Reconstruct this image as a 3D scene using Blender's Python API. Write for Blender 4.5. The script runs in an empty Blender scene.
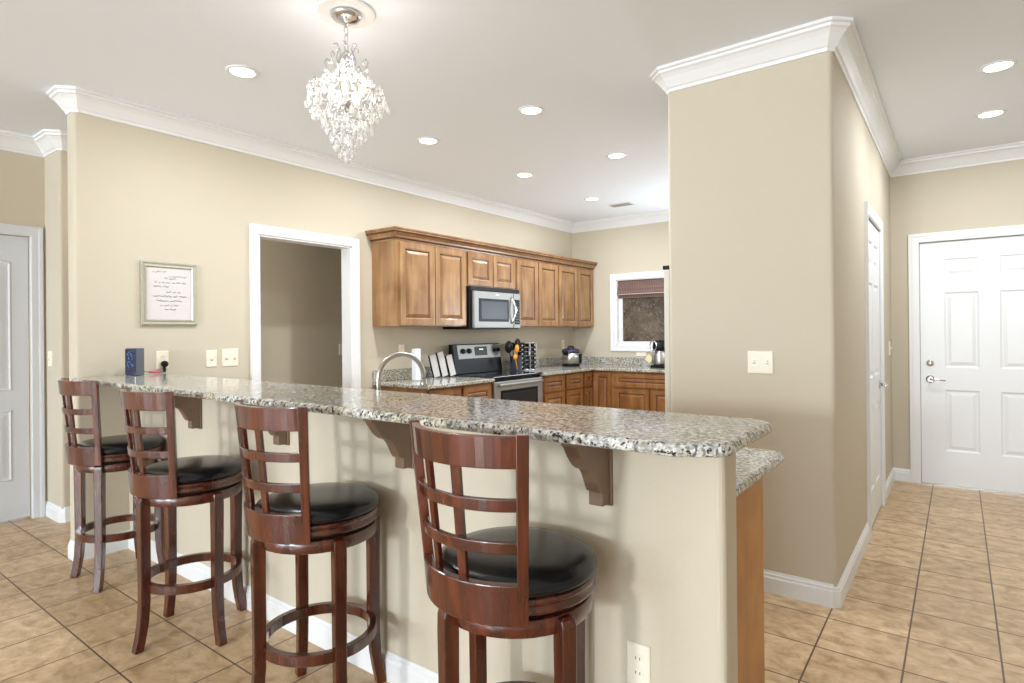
import bpy, bmesh, math, random
from mathutils import Vector, Matrix
random.seed(7)
S = bpy.context.scene
COL = S.collection
PI = math.pi

# ------------------------------------------------------------------ camera
H = 1.311
th, pit, rol = math.radians(36.943), math.radians(0.09), math.radians(-0.53)
F = Vector((-math.sin(th)*math.cos(pit), math.cos(th)*math.cos(pit), math.sin(pit)))
R = Vector((math.cos(th), math.sin(th), 0)); U = R.cross(F)
R2 = R*math.cos(rol) + U*math.sin(rol); U2 = -R*math.sin(rol) + U*math.cos(rol)
cd = bpy.data.cameras.new('camera'); cam = bpy.data.objects.new('camera', cd); COL.objects.link(cam)
m = Matrix((R2, U2, -F)).transposed().to_4x4(); m.translation = Vector((0, 0, H)); cam.matrix_world = m
cd.sensor_width = 36; cd.lens = 593.573*36/1024; cd.shift_y = -10.1/1024; cd.clip_start = .02
S.camera = cam
# ------------------------------------------------------------------ colour management, world
S.view_settings.view_transform = 'Standard'; S.view_settings.look = 'None'
S.view_settings.gamma = 1; S.view_settings.use_curve_mapping = False
S.view_settings.exposure = 0.25
W = bpy.data.worlds.new('world'); S.world = W; W.use_nodes = True
W.node_tree.nodes['Background'].inputs[0].default_value = (.75, .87, 1, 1)
W.node_tree.nodes['Background'].inputs[1].default_value = 1.0

def area(name, loc, direction, sx, sy, power, color=(1, 1, 1), shape='RECTANGLE', spread=180):
    l = bpy.data.lights.new(name, 'AREA'); l.shape = shape; l.size = sx; l.size_y = sy
    l.energy = power; l.color = color; l.spread = math.radians(spread)
    o = bpy.data.objects.new(name, l); COL.objects.link(o); o.location = loc
    o.rotation_euler = Vector(direction).to_track_quat('-Z', 'Y').to_euler(); return o
# added area lamps out of view; openings behind the camera are made for them
area('flash_key', (-1.05, -6.98, 1.95), (0, 1, 0), .62, .6, 235, (.89, .945, 1))  # small key lamp in place of a flash, not real daylight
area('added_fill_left', (-4.0, -6.98, 1.25), (0.25, 1, 0.85), 2.2, 2.3, 215, (.68, .84, 1))  # added fill lamp, tilted up to brighten the ceiling
area('added_fill_right', (0.75, -6.98, 1.3), (-.1, 1, 0.85), 1.3, 2.2, 145, (.68, .84, 1))  # second added fill lamp, its patio opening invented too
area('added_kitchen_fill', (-1.9, 6.80, 1.55), (-.25, -1, 0.8), .85, .78, 26, (.80, .9, 1))  # added fill for the kitchen ceiling, set in an unseen invented opening

# ------------------------------------------------------------------ helpers
def lin(c):
    return tuple(((x/255)/12.92 if x/255 <= .04045 else ((x/255+.055)/1.055)**2.4) for x in c) + (1,)
def newmat(name):
    m_ = bpy.data.materials.new(name); m_.use_nodes = True
    return m_, m_.node_tree, m_.node_tree.nodes['Principled BSDF']
def plain(name, rgb, rough=.5, metal=0, bump=0, bscale=200, spec=.5, coat=0, emit=None, estr=0, var=0, vscale=4):
    m_, nt, b = newmat(name)
    b.inputs['Base Color'].default_value = lin(rgb); b.inputs['Roughness'].default_value = rough
    b.inputs['Metallic'].default_value = metal; b.inputs['Specular IOR Level'].default_value = spec
    b.inputs['Coat Weight'].default_value = coat
    tc = nt.nodes.new('ShaderNodeTexCoord')
    if bump:
        n = nt.nodes.new('ShaderNodeTexNoise'); n.inputs['Scale'].default_value = bscale; n.inputs['Detail'].default_value = 2
        bp = nt.nodes.new('ShaderNodeBump'); bp.inputs['Strength'].default_value = bump; bp.inputs['Distance'].default_value = .002
        nt.links.new(tc.outputs['Object'], n.inputs['Vector']); nt.links.new(n.outputs['Fac'], bp.inputs['Height'])
        nt.links.new(bp.outputs['Normal'], b.inputs['Normal'])
    if var:
        n = nt.nodes.new('ShaderNodeTexNoise'); n.inputs['Scale'].default_value = vscale
        mx = nt.nodes.new('ShaderNodeMixRGB'); mx.inputs[1].default_value = lin(rgb)
        mx.inputs[2].default_value = lin(tuple(max(0, x-var) for x in rgb))
        nt.links.new(tc.outputs['Object'], n.inputs['Vector']); nt.links.new(n.outputs['Fac'], mx.inputs[0])
        nt.links.new(mx.outputs[0], b.inputs['Base Color'])
    if emit:
        b.inputs['Emission Color'].default_value = lin(emit); b.inputs['Emission Strength'].default_value = estr
    return m_
def ramp(nt, stops, interp='LINEAR'):
    r = nt.nodes.new('ShaderNodeValToRGB'); cr = r.color_ramp; cr.interpolation = interp
    while len(cr.elements) < len(stops): cr.elements.new(.5)
    for e, (p_, c) in zip(cr.elements, stops): e.position = p_; e.color = lin(c)
    return r
def wood(name, stops, axis='Z', scale=1.0, rough=.35, coat=.2, stretch=14, spots=0):
    m_, nt, b = newmat(name)
    tc = nt.nodes.new('ShaderNodeTexCoord'); mp = nt.nodes.new('ShaderNodeMapping')
    s = [stretch*scale]*3; s['XYZ'.index(axis)] = 1.2*scale
    mp.inputs['Scale'].default_value = s
    n = nt.nodes.new('ShaderNodeTexNoise'); n.inputs['Scale'].default_value = 1.6; n.inputs['Detail'].default_value = 6; n.inputs['Distortion'].default_value = .6
    r = ramp(nt, stops)
    nt.links.new(tc.outputs['Object'], mp.inputs[0]); nt.links.new(mp.outputs[0], n.inputs['Vector'])
    nt.links.new(n.outputs['Fac'], r.inputs[0])
    n2 = nt.nodes.new('ShaderNodeTexNoise'); n2.inputs['Scale'].default_value = 5; n2.inputs['Detail'].default_value = 3
    nt.links.new(tc.outputs['Object'], n2.inputs['Vector'])
    mx = nt.nodes.new('ShaderNodeMixRGB'); mx.blend_type = 'MULTIPLY'; mx.inputs[0].default_value = 1
    r2 = ramp(nt, [(.3, (225, 215, 205)), (.6, (255, 255, 255))])
    nt.links.new(n2.outputs['Fac'], r2.inputs[0]); nt.links.new(r.outputs[0], mx.inputs[1]); nt.links.new(r2.outputs[0], mx.inputs[2])
    nt.links.new(mx.outputs[0], b.inputs['Base Color'])
    b.inputs['Roughness'].default_value = rough; b.inputs['Coat Weight'].default_value = coat; b.inputs['Coat Roughness'].default_value = .15
    return m_

M = {}
M['wall'] = plain('wall_paint', (204, 193, 173), .75, bump=.25, bscale=120, spec=.25)
M['ceiling'] = plain('ceiling_paint', (241, 246, 253), .9, bump=.15, bscale=90, spec=.2)
M['trim'] = plain('trim_paint', (236, 236, 236), .35)
M['door'] = plain('door_paint', (236, 237, 238), .38)
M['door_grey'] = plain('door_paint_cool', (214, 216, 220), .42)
M['plate'] = plain('ivory_plastic', (242, 232, 212), .4)
M['plate_dark'] = plain('socket_slot', (70, 62, 52), .6)
M['chrome'] = plain('chrome', (215, 215, 218), .12, 1)
M['nickel'] = plain('brushed_nickel', (190, 186, 180), .28, 1)
M['steel'] = plain('stainless_steel', (196, 194, 190), .33, 1, var=14, vscale=30)
M['steel_lt'] = plain('satin_steel', (150, 149, 146), .45, .6)
M['black'] = plain('black_plastic', (18, 18, 21), .38, spec=.2)
M['blackglass'] = plain('black_glass', (16, 17, 20), .07, coat=.5)
M['ovenglass'] = plain('oven_window_glass', (40, 43, 45), .3, spec=.25)
M['leather'] = plain('black_leather', (13, 16, 23), .2, bump=.08, bscale=260, spec=.45)
M['stool'] = wood('cherry_wood', [(.3, (56, 18, 7)), (.5, (80, 30, 13)), (.7, (104, 44, 21))], 'Z', 1.2, .24, .7)
M['cab'] = wood('maple_cabinet', [(.25, (128, 92, 56)), (.5, (156, 117, 76)), (.75, (176, 138, 94))], 'Z', 1.0, .36, .25, stretch=8)
M['cab_base'] = wood('maple_base_cabinet', [(.25, (118, 76, 40)), (.5, (142, 97, 55)), (.75, (160, 114, 70))], 'Z', 1.0, .36, .25, stretch=8)
M['endpanel'] = wood('orange_end_panel', [(.25, (176, 118, 46)), (.5, (188, 130, 54)), (.75, (196, 140, 64))], 'Z', .8, .4, .15, stretch=6)
M['glaze'] = plain('dark_glaze', (92, 56, 32), .4)
M['corbel'] = plain('taupe_corbel_paint', (128, 103, 82), .45, coat=.2, var=16, vscale=12)
M['white'] = plain('white_plastic', (226, 227, 232), .3)
M['paper'] = plain('white_paper', (216, 209, 207), .8)
M['ink'] = plain('grey_ink', (92, 78, 96), .8)
M['silverframe'] = plain('champagne_frame', (188, 184, 166), .32, .35, var=16, vscale=40)
M['cream'] = plain('cream_card', (238, 226, 176), .6)
M['bluedark'] = plain('navy_panel', (24, 40, 78), .15, coat=.4, var=16, vscale=60)
M['blueink'] = plain('blue_print', (90, 150, 215), .4)
M['slate'] = plain('slate_plastic', (84, 90, 98), .45)
M['crock'] = plain('slate_blue_ceramic', (62, 68, 82), .35)
M['orange'] = plain('orange_silicone', (240, 150, 24), .4)
M['pink'] = plain('pink_plastic', (214, 90, 120), .4)
M['purple'] = plain('dark_violet_lid', (52, 48, 78), .25)
M['display'] = plain('grey_display', (66, 68, 64), .4, spec=.2)
M['digits'] = plain('lit_digits', (220, 250, 250), .4, emit=(210, 250, 250), estr=1.5)
M['vent'] = plain('vent_grey', (170, 170, 168), .5)
M['lens'] = plain('lit_lens', (255, 255, 252), .5, emit=(255, 252, 244), estr=9)
M['bulb'] = plain('lit_bulb', (255, 235, 210), .4, emit=(255, 222, 180), estr=4)
M['almond'] = plain('almond_enamel', (206, 199, 184), .45)
M['railw'] = plain('pale_rail', (186, 172, 164), .6)
M['outside'] = plain('rubble', (90, 84, 74), .9)

def crystal_mat():
    m_, nt, b = newmat('cut_crystal')
    nt.nodes.remove(b); out = nt.nodes['Material Output']
    tr = nt.nodes.new('ShaderNodeBsdfTransparent'); gl = nt.nodes.new('ShaderNodeBsdfGlossy'); gl.inputs['Roughness'].default_value = .06
    tl = nt.nodes.new('ShaderNodeBsdfTranslucent'); tl.inputs[0].default_value = (.95, .93, .9, 1)
    df = nt.nodes.new('ShaderNodeBsdfDiffuse'); df.inputs[0].default_value = (.95, .94, .92, 1)
    fr = nt.nodes.new('ShaderNodeLayerWeight'); fr.inputs[0].default_value = .45
    a0 = nt.nodes.new('ShaderNodeMixShader'); a0.inputs[0].default_value = .5
    a = nt.nodes.new('ShaderNodeMixShader'); a.inputs[0].default_value = .52
    c = nt.nodes.new('ShaderNodeMixShader')
    L = nt.links.new
    L(tl.outputs[0], a0.inputs[1]); L(df.outputs[0], a0.inputs[2])
    L(tr.outputs[0], a.inputs[1]); L(a0.outputs[0], a.inputs[2])
    L(fr.outputs['Facing'], c.inputs[0]); L(a.outputs[0], c.inputs[1]); L(gl.outputs[0], c.inputs[2]); L(c.outputs[0], out.inputs[0])
    return m_
M['crystal'] = crystal_mat()

def granite():
    m_, nt, b = newmat('speckled_granite'); L = nt.links.new
    tc = nt.nodes.new('ShaderNodeTexCoord')
    def noise(sc, det=4, dist=0):
        n = nt.nodes.new('ShaderNodeTexNoise'); n.inputs['Scale'].default_value = sc; n.inputs['Detail'].default_value = det
        n.inputs['Distortion'].default_value = dist; L(tc.outputs['Object'], n.inputs['Vector']); return n
    base = ramp(nt, [(.32, (116, 114, 110)), (.44, (166, 164, 158)), (.54, (204, 203, 198)), (.7, (228, 228, 224))])
    n1 = noise(72, 5, .5); L(n1.outputs['Fac'], base.inputs[0])
    n0 = noise(5, 3, .3); r0 = ramp(nt, [(.4, (0, 0, 0)), (.62, (255, 255, 255))]); L(n0.outputs['Fac'], r0.inputs[0])
    tint = nt.nodes.new('ShaderNodeMixRGB'); tint.blend_type = 'MULTIPLY'; tint.inputs[2].default_value = lin((242, 234, 214))
    L(r0.outputs[0], tint.inputs[0]); L(base.outputs[0], tint.inputs[1])
    n2 = noise(95, 3, .2); r2 = ramp(nt, [(.38, (0, 0, 0)), (.45, (255, 255, 255))]); L(n2.outputs['Fac'], r2.inputs[0])
    mx = nt.nodes.new('ShaderNodeMixRGB'); mx.inputs[1].default_value = lin((48, 46, 50)); L(r2.outputs[0], mx.inputs[0]); L(tint.outputs[0], mx.inputs[2])
    n3 = noise(40, 3, .8); r3 = ramp(nt, [(.60, (0, 0, 0)), (.68, (255, 255, 255))]); L(n3.outputs['Fac'], r3.inputs[0])
    mx2 = nt.nodes.new('ShaderNodeMixRGB'); mx2.inputs[2].default_value = lin((96, 98, 106)); L(r3.outputs[0], mx2.inputs[0]); L(mx.outputs[0], mx2.inputs[1])
    L(mx2.outputs[0], b.inputs['Base Color'])
    b.inputs['Roughness'].default_value = .12; b.inputs['Specular IOR Level'].default_value = .55
    return m_
M['granite'] = granite()

def tiles():
    m_, nt, b = newmat('ceramic_floor_tile'); L = nt.links.new
    tc = nt.nodes.new('ShaderNodeTexCoord'); mp = nt.nodes.new('ShaderNodeMapping'); mp.vector_type = 'POINT'
    mp.inputs['Location'].default_value = (.18 + .305*40, -.922 + .2985*40, 0)
    br = nt.nodes.new('ShaderNodeTexBrick'); br.offset = 0; br.squash = 1
    br.inputs['Scale'].default_value = 1; br.inputs['Brick Width'].default_value = .305; br.inputs['Row Height'].default_value = .2985
    br.inputs['Mortar Size'].default_value = .0036; br.inputs['Mortar Smooth'].default_value = .1; br.inputs['Bias'].default_value = 0
    br.inputs['Color1'].default_value = (1, 1, 1, 1); br.inputs['Color2'].default_value = (.86, .84, .80, 1); br.inputs['Mortar'].default_value = (1, 1, 1, 1)
    L(tc.outputs['Object'], mp.inputs[0]); L(mp.outputs[0], br.inputs['Vector'])
    mp2 = nt.nodes.new('ShaderNodeMapping'); mp2.inputs['Scale'].default_value = (1, 1.3, 1); L(tc.outputs['Object'], mp2.inputs[0])
    n = nt.nodes.new('ShaderNodeTexNoise'); n.inputs['Scale'].default_value = 13; n.inputs['Detail'].default_value = 8; n.inputs['Roughness'].default_value = .62; n.inputs['Distortion'].default_value = .5
    L(mp2.outputs[0], n.inputs['Vector'])
    r = ramp(nt, [(.3, (172, 140, 104)), (.48, (203, 172, 134)), (.62, (219, 190, 154)), (.75, (230, 207, 174))]); L(n.outputs['Fac'], r.inputs[0])
    mu = nt.nodes.new('ShaderNodeMixRGB'); mu.blend_type = 'MULTIPLY'; mu.inputs[0].default_value = 1
    L(r.outputs[0], mu.inputs[1]); L(br.outputs['Color'], mu.inputs[2])
    mx = nt.nodes.new('ShaderNodeMixRGB'); mx.inputs[2].default_value = lin((98, 78, 62)); L(br.outputs['Fac'], mx.inputs[0]); L(mu.outputs[0], mx.inputs[1])
    L(mx.outputs[0], b.inputs['Base Color'])
    iv = nt.nodes.new('ShaderNodeMath'); iv.operation = 'SUBTRACT'; iv.inputs[0].default_value = 1; L(br.outputs['Fac'], iv.inputs[1])
    bp = nt.nodes.new('ShaderNodeBump'); bp.inputs['Strength'].default_value = .5; bp.inputs['Distance'].default_value = .002
    L(iv.outputs[0], bp.inputs['Height']); L(bp.outputs[0], b.inputs['Normal'])
    b.inputs['Roughness'].default_value = .36; b.inputs['Specular IOR Level'].default_value = .4
    return m_
M['tile'] = tiles()

def bamboo():
    m_, nt, b = newmat('woven_bamboo'); L = nt.links.new
    tc = nt.nodes.new('ShaderNodeTexCoord')
    w = nt.nodes.new('ShaderNodeTexWave'); w.bands_direction = 'Z'; w.inputs['Scale'].default_value = 26; w.inputs['Distortion'].default_value = 1.2
    w2 = nt.nodes.new('ShaderNodeTexWave'); w2.bands_direction = 'X'; w2.inputs['Scale'].default_value = 14
    L(tc.outputs['Object'], w.inputs['Vector']); L(tc.outputs['Object'], w2.inputs['Vector'])
    r = ramp(nt, [(.1, (52, 28, 26)), (.55, (118, 72, 66)), (.9, (178, 150, 138))]); L(w.outputs['Fac'], r.inputs[0])
    r2 = ramp(nt, [(.05, (150, 140, 130)), (.3, (255, 255, 255))]); L(w2.outputs['Fac'], r2.inputs[0])
    mu = nt.nodes.new('ShaderNodeMixRGB'); mu.blend_type = 'MULTIPLY'; mu.inputs[0].default_value = 1
    L(r.outputs[0], mu.inputs[1]); L(r2.outputs[0], mu.inputs[2]); L(mu.outputs[0], b.inputs['Base Color']); b.inputs['Roughness'].default_value = .6
    return m_
M['bamboo'] = bamboo()

def patterned_glass():
    m_, nt, b = newmat('dark_patterned_glass'); L = nt.links.new
    tc = nt.nodes.new('ShaderNodeTexCoord')
    n = nt.nodes.new('ShaderNodeTexNoise'); n.inputs['Scale'].default_value = 5; n.inputs['Detail'].default_value = 5
    v = nt.nodes.new('ShaderNodeTexNoise'); v.inputs['Scale'].default_value = 38; v.inputs['Detail'].default_value = 3; v.inputs['Distortion'].default_value = 1.5
    L(tc.outputs['Object'], n.inputs['Vector']); L(tc.outputs['Object'], v.inputs['Vector'])
    r = ramp(nt, [(.35, (62, 52, 42)), (.6, (98, 86, 72)), (.8, (120, 108, 94))]); L(n.outputs['Fac'], r.inputs[0])
    r2 = ramp(nt, [(.54, (0, 0, 0)), (.72, (200, 200, 200))]); L(v.outputs['Fac'], r2.inputs[0])
    mx = nt.nodes.new('ShaderNodeMixRGB'); mx.inputs[2].default_value = lin((164, 154, 140)); L(r2.outputs[0], mx.inputs[0]); L(r.outputs[0], mx.inputs[1])
    L(mx.outputs[0], b.inputs['Base Color']); b.inputs['Roughness'].default_value = .25
    return m_
M['pane'] = patterned_glass()

# ------------------------------------------------------------------ mesh helpers
class MB:
    def __init__(s): s.bm = bmesh.new(); s.mats = []
    def mi(s, mat):
        if mat not in s.mats: s.mats.append(mat)
        return s.mats.index(mat)
    def box(s, x0, x1, y0, y1, z0, z1, mat, bevel=0, seg=2, only=None):
        t = bmesh.new(); bmesh.ops.create_cube(t, size=1)
        for v in t.verts: v.co = Vector(((x0+x1)/2+v.co.x*(x1-x0), (y0+y1)/2+v.co.y*(y1-y0), (z0+z1)/2+v.co.z*(z1-z0)))
        if bevel:
            es = [e for e in t.edges if only is None or only((e.verts[0].co+e.verts[1].co)/2, (e.verts[1].co-e.verts[0].co).normalized())]
            bmesh.ops.bevel(t, geom=es, offset=bevel, segments=seg, profile=.5, affect='EDGES')
        s.merge(t, mat, smooth=False); return s
    def merge(s, t, mat, mtx=None, smooth=True):
        i = s.mi(mat); mp = {}
        for v in t.verts: mp[v] = s.bm.verts.new(mtx @ v.co if mtx else v.co)
        for f in t.faces:
            try: nf = s.bm.faces.new([mp[v] for v in f.verts])
            except ValueError: continue
            nf.material_index = i; nf.smooth = smooth
        t.free()
    def face(s, pts, mat, smooth=False):
        f = s.bm.faces.new([s.bm.verts.new(Vector(p)) for p in pts]); f.material_index = s.mi(mat); f.smooth = smooth; return f
    def grid(s, rows, mat, close_u=False, close_v=False, smooth=True, caps=False):
        vs = [[s.bm.verts.new(Vector(p)) for p in r] for r in rows]; i = s.mi(mat)
        nr, nc = len(rows), len(rows[0])
        for a in range(nr if close_u else nr-1):
            for b_ in range(nc if close_v else nc-1):
                q = [vs[a][b_], vs[a][(b_+1) % nc], vs[(a+1) % nr][(b_+1) % nc], vs[(a+1) % nr][b_]]
                try: f = s.bm.faces.new(q)
                except ValueError: continue
                f.material_index = i; f.smooth = smooth
        if caps:
            for r in (vs[0], vs[-1]):
                try: f = s.bm.faces.new(r); f.material_index = i
                except ValueError: pass
        return s
    def lathe(s, prof, mat, n=32, c=(0, 0, 0), axis='Z'):
        rows = []
        for r, z in prof:
            row = []
            for k in range(n):
                a = 2*PI*k/n; p = (r*math.cos(a), r*math.sin(a), z)
                if axis == 'Y': p = (p[0], p[2], p[1])
                if axis == 'X': p = (p[2], p[0], p[1])
                row.append((c[0]+p[0], c[1]+p[1], c[2]+p[2]))
            rows.append(row)
        return s.grid(rows, mat, close_v=True, caps=True)
    def tube(s, pts, r, mat, n=10, radii=None, closed=False):
        pts = [Vector(p) for p in pts]; rows = []; N = len(pts); up = None
        for k, p in enumerate(pts):
            a = pts[(k-1) % N] if (closed or k > 0) else p
            b_ = pts[(k+1) % N] if (closed or k < N-1) else p
            t = (b_-a).normalized()
            if up is None: up = Vector((0, 0, 1)) if abs(t.z) < .9 else Vector((1, 0, 0))
            x = t.cross(up).normalized(); y = x.cross(t).normalized(); up = y
            rr = radii[k] if radii else r
            rows.append([p + (x*math.cos(2*PI*j/n)+y*math.sin(2*PI*j/n))*rr for j in range(n)])
        return s.grid(rows, mat, close_v=True, close_u=closed, caps=not closed)
    def prism(s, outline, mapf, h0, h1, mat, smooth=False):
        a = [mapf(p[0], p[1], h0) for p in outline]; b_ = [mapf(p[0], p[1], h1) for p in outline]
        return s.grid([a, b_], mat, close_v=True, smooth=smooth, caps=True)
    def build(s, name, parent=None, bevel=0, auto=True, subsurf=0):
        bmesh.ops.remove_doubles(s.bm, verts=s.bm.verts, dist=1e-5)
        bmesh.ops.recalc_face_normals(s.bm, faces=s.bm.faces)
        me = bpy.data.meshes.new(name); s.bm.to_mesh(me); s.bm.free()
        for m_ in s.mats: me.materials.append(m_)
        o = bpy.data.objects.new(name, me); COL.objects.link(o)
        if parent: o.parent = parent
        if bevel:
            md = o.modifiers.new('bevel', 'BEVEL'); md.width = bevel; md.segments = 2; md.limit_method = 'ANGLE'; md.angle_limit = math.radians(40)
        if subsurf:
            md = o.modifiers.new('sub', 'SUBSURF'); md.levels = subsurf; md.render_levels = subsurf
        return o
def tag(o, label=None, cat=None, group=None, kind=None):
    if label: o['label'] = label
    if cat: o['category'] = cat
    if group: o['group'] = group
    if kind: o['kind'] = kind
    return o
def empty(name, loc=(0, 0, 0), rz=0, label=None, cat=None, group=None):
    o = bpy.data.objects.new(name, None); COL.objects.link(o); o.location = loc; o.rotation_euler = (0, 0, rz)
    o.empty_display_size = .05
    return tag(o, label, cat, group)
def copy_tree(o, parent=None):
    c = o.copy(); COL.objects.link(c); c.parent = parent
    for ch in [x for x in o.children]: copy_tree(ch, c)
    return c
def struct(o, name=None):
    o['kind'] = 'structure'; return o

def sweep(mb, path, prof, mapf, mat, side=1, closed=False, smooth=False):
    """path: 2D points; prof: (offset towards side, height) ; mitred corners"""
    P_ = [Vector(p) for p in path]; N = len(P_); rows = []
    for k in range(N):
        d1 = (P_[k]-P_[k-1]).normalized() if (k > 0 or closed) else None
        d2 = (P_[(k+1) % N]-P_[k]).normalized() if (k < N-1 or closed) else None
        if d1 is None: d1 = d2
        if d2 is None: d2 = d1
        n1 = Vector((-d1.y, d1.x))*side; n2 = Vector((-d2.y, d2.x))*side
        nn = (n1+n2).normalized(); mit = nn/max(.2, nn.dot(n1))
        rows.append([mapf(P_[k].x+mit.x*o, P_[k].y+mit.y*o, h) for o, h in prof])
    mb.grid(rows, mat, close_u=closed, close_v=True, smooth=smooth, caps=not closed)
mXY = lambda a, b, h: (a, b, h)
def mX(x0, sgn=1): return lambda a, b, h: (x0+sgn*h, a, b)      # plane (Y,Z) on a wall facing +X
def mY(y0, sgn=-1): return lambda a, b, h: (a, y0+sgn*h, b)     # plane (X,Z) on a wall facing -Y

CEIL = 2.743
# ------------------------------------------------------------------ room shell
XW, YE, YK = -4.117, 1.235, 6.822
XPL, XP, YP, YD = -1.279, -.465, 3.143, 6.10
XL, YS, XS = -5.36, 1.427, -5.05
YB, XR = -7.0, 1.6
struct(MB().box(-5.6, 1.75, -7.15, 7.0, -.1, 0, M['tile']).build('floor'))
struct(MB().box(-5.6, 1.75, -7.15, 7.0, CEIL, CEIL+.1, M['ceiling']).build('ceiling'))
vert = lambda c, d: abs(d.z) > .9
# kitchen wall with the doorway
DY0, DY1, DZ = 2.375, 3.215, 2.05
mb = MB()
mb.box(XW-.12, XW, YE, DY0, 0, CEIL, M['wall'], .02, 4, only=lambda c, d: abs(d.z) > .9 and c.y < YE+.01)
mb.box(XW-.12, XW, DY1, YK+.12, 0, CEIL, M['wall'])
mb.box(XW-.12, XW, DY0, DY1, DZ, CEIL, M['wall'])
struct(mb.build('wall_left'))
# window wall
WX0, WX1, WZ0, WZ1 = -3.47, -2.56, 1.137, 1.963
mb = MB()
mb.box(XW, WX0, YK, YK+.14, 0, CEIL, M['wall']); mb.box(WX1, -2.35, YK, YK+.14, 0, CEIL, M['wall']); mb.box(-1.45, XPL+.11, YK, YK+.14, 0, CEIL, M['wall'])
mb.box(-2.35, -1.45, YK, YK+.14, 0, WZ0, M['wall']); mb.box(-2.35, -1.45, YK, YK+.14, WZ1, CEIL, M['wall'])  # invented opening, out of view, for the kitchen fill lamp
mb.box(WX0, WX1, YK, YK+.14, 0, WZ0, M['wall']); mb.box(WX0, WX1, YK, YK+.14, WZ1, CEIL, M['wall'])
struct(mb.build('wall_back'))
# block between kitchen and hall
mb = MB()
mb.box(XPL, XP, YP, YP+.12, 0, CEIL, M['wall'], .022, 4, only=lambda c, d: abs(d.z) > .9 and c.y < YP+.01)
HD0, HD1, HDZ = 4.37, 5.165, 2.04
mb.box(XP-.115, XP, YP+.12, HD0, 0, CEIL, M['wall']); mb.box(XP-.115, XP, HD1, YD+.12, 0, CEIL, M['wall'])
mb.box(XP-.115, XP, HD0, HD1, HDZ, CEIL, M['wall'])
mb.box(XPL, XP-.115, 4.25, 4.35, 0, CEIL, M['wall']); mb.box(XPL, XPL+.11, 4.35, YK, 0, CEIL, M['wall'])
struct(mb.build('wall_center'))
ED0, ED1 = -.257, .658
mb = MB()
mb.box(XP, ED0-.004, YD, YD+.12, 0, CEIL, M['wall']); mb.box(ED1+.004, XR, YD, YD+.12, 0, CEIL, M['wall'])
mb.box(ED0-.004, ED1+.004, YD, YD+.12, 2.037, CEIL, M['wall'])
struct(mb.build('wall_hall_end'))
struct(MB().box(XR, XR+.12, YB, YD+.12, 0, CEIL, M['wall']).build('wall_right'))
mb = MB()
LD0, LD1, LDZ = .52, 1.338, 2.035
mb.box(XL-.12, XL, YB, LD0, 0, CEIL, M['wall']); mb.box(XL-.12, XL, LD1, YS+.1, 0, CEIL, M['wall'])
mb.box(XL-.12, XL, LD0, LD1, LDZ, CEIL, M['wall'])
struct(mb.build('wall_far_left'))
struct(MB().box(XL, XS, YS, 4.7, 0, CEIL, M['wall'], .02, 4, only=lambda c, d: abs(d.z) > .9 and c.y < YS+.01 and c.x > XS-.01).box(XS, XW-.12, 4.6, 4.7, 0, CEIL, M['wall']).build('wall_corridor'))
# wall behind the camera with openings added for the key and fill lamps
mb = MB()
for x0, x1, z0, z1 in ((-5.54, -5.15, 0, CEIL), (-2.85, -1.4, 0, CEIL), (-.7, .05, 0, CEIL), (1.45, 1.72, 0, CEIL),
                       (-5.15, -2.85, 2.45, CEIL), (.05, 1.45, 2.45, CEIL), (-1.4, -.7, 0, 1.6), (-1.4, -.7, 2.3, CEIL)):
    mb.box(x0, x1, YB-.12, YB, z0, z1, M['wall'])
struct(mb.build('wall_front'))

# ------------------------------------------------------------------ mouldings
crown = [(0, 2.625), (.008, 2.625), (.012, 2.64), (.02, 2.646), (.03, 2.662), (.05, 2.69), (.066, 2.706), (.078, 2.712), (.08, 2.724), (.092, 2.728), (.092, CEIL), (0, CEIL)]
def crown_run(path, side, name):
    mb = MB(); sweep(mb, path, crown, mXY, M['trim'], side); struct(mb.build(name))
ch = .022
crown_run([(XW-.12, 4.6), (XW-.12, YE+ch), (XW-.12+ch, YE), (XW-ch, YE), (XW, YE+ch), (XW, YK), (XPL, YK), (XPL, 4.3)], -1, 'trim_1')
crown_run([(XPL, YP+.12), (XPL, YP+ch), (XPL+ch, YP), (XP-ch, YP), (XP, YP+ch), (XP, YD), (XR, YD), (XR, YB)], -1, 'trim_2')
crown_run([(XL, YB), (XL, YS), (XS-ch, YS), (XS, YS+ch), (XS, 4.6), (XW-.12, 4.6)], -1, 'trim_3')
base = [(0, 0), (.014, 0), (.014, .075), (.010, .082), (.010, .092), (.005, .098), (.003, .108), (0, .108)]
def base_run(path, name, side=-1, prof=base):
    mb = MB(); sweep(mb, path, prof, mXY, M['trim'], side); struct(mb.build(name))
YH, BY1, BX = 1.512, 1.632, -.475
base_run([(XW-.12, DY0-.06), (XW-.12, YE+ch), (XW-.12+ch, YE), (XW-ch, YE), (XW, YE+ch), (XW, YH)], 'baseboard_left')
base_run([(XPL, YP+.12), (XPL, YP+ch), (XPL+ch, YP), (XP-ch, YP), (XP, YP+ch), (XP, HD0-.075)], 'baseboard_center')
base_run([(XP, HD1+.075), (XP, YD), (ED0-.078, YD)], 'baseboard_hall_end')
base_run([(ED1+.078, YD), (XR, YD), (XR, YB)], 'baseboard_right')
base_run([(XL, LD1+.075), (XL, YS), (XS-ch, YS), (XS, YS+ch), (XS, 4.6), (XW-.12, 4.6), (XW-.12, DY1+.06)], 'baseboard_corridor')
base_run([(XL, YB), (XL, LD0-.075)], 'baseboard_far_left')
base_run([(XW, YH), (BX-.0, YH), (BX, BY1-.002)], 'baseboard_bar')

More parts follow.
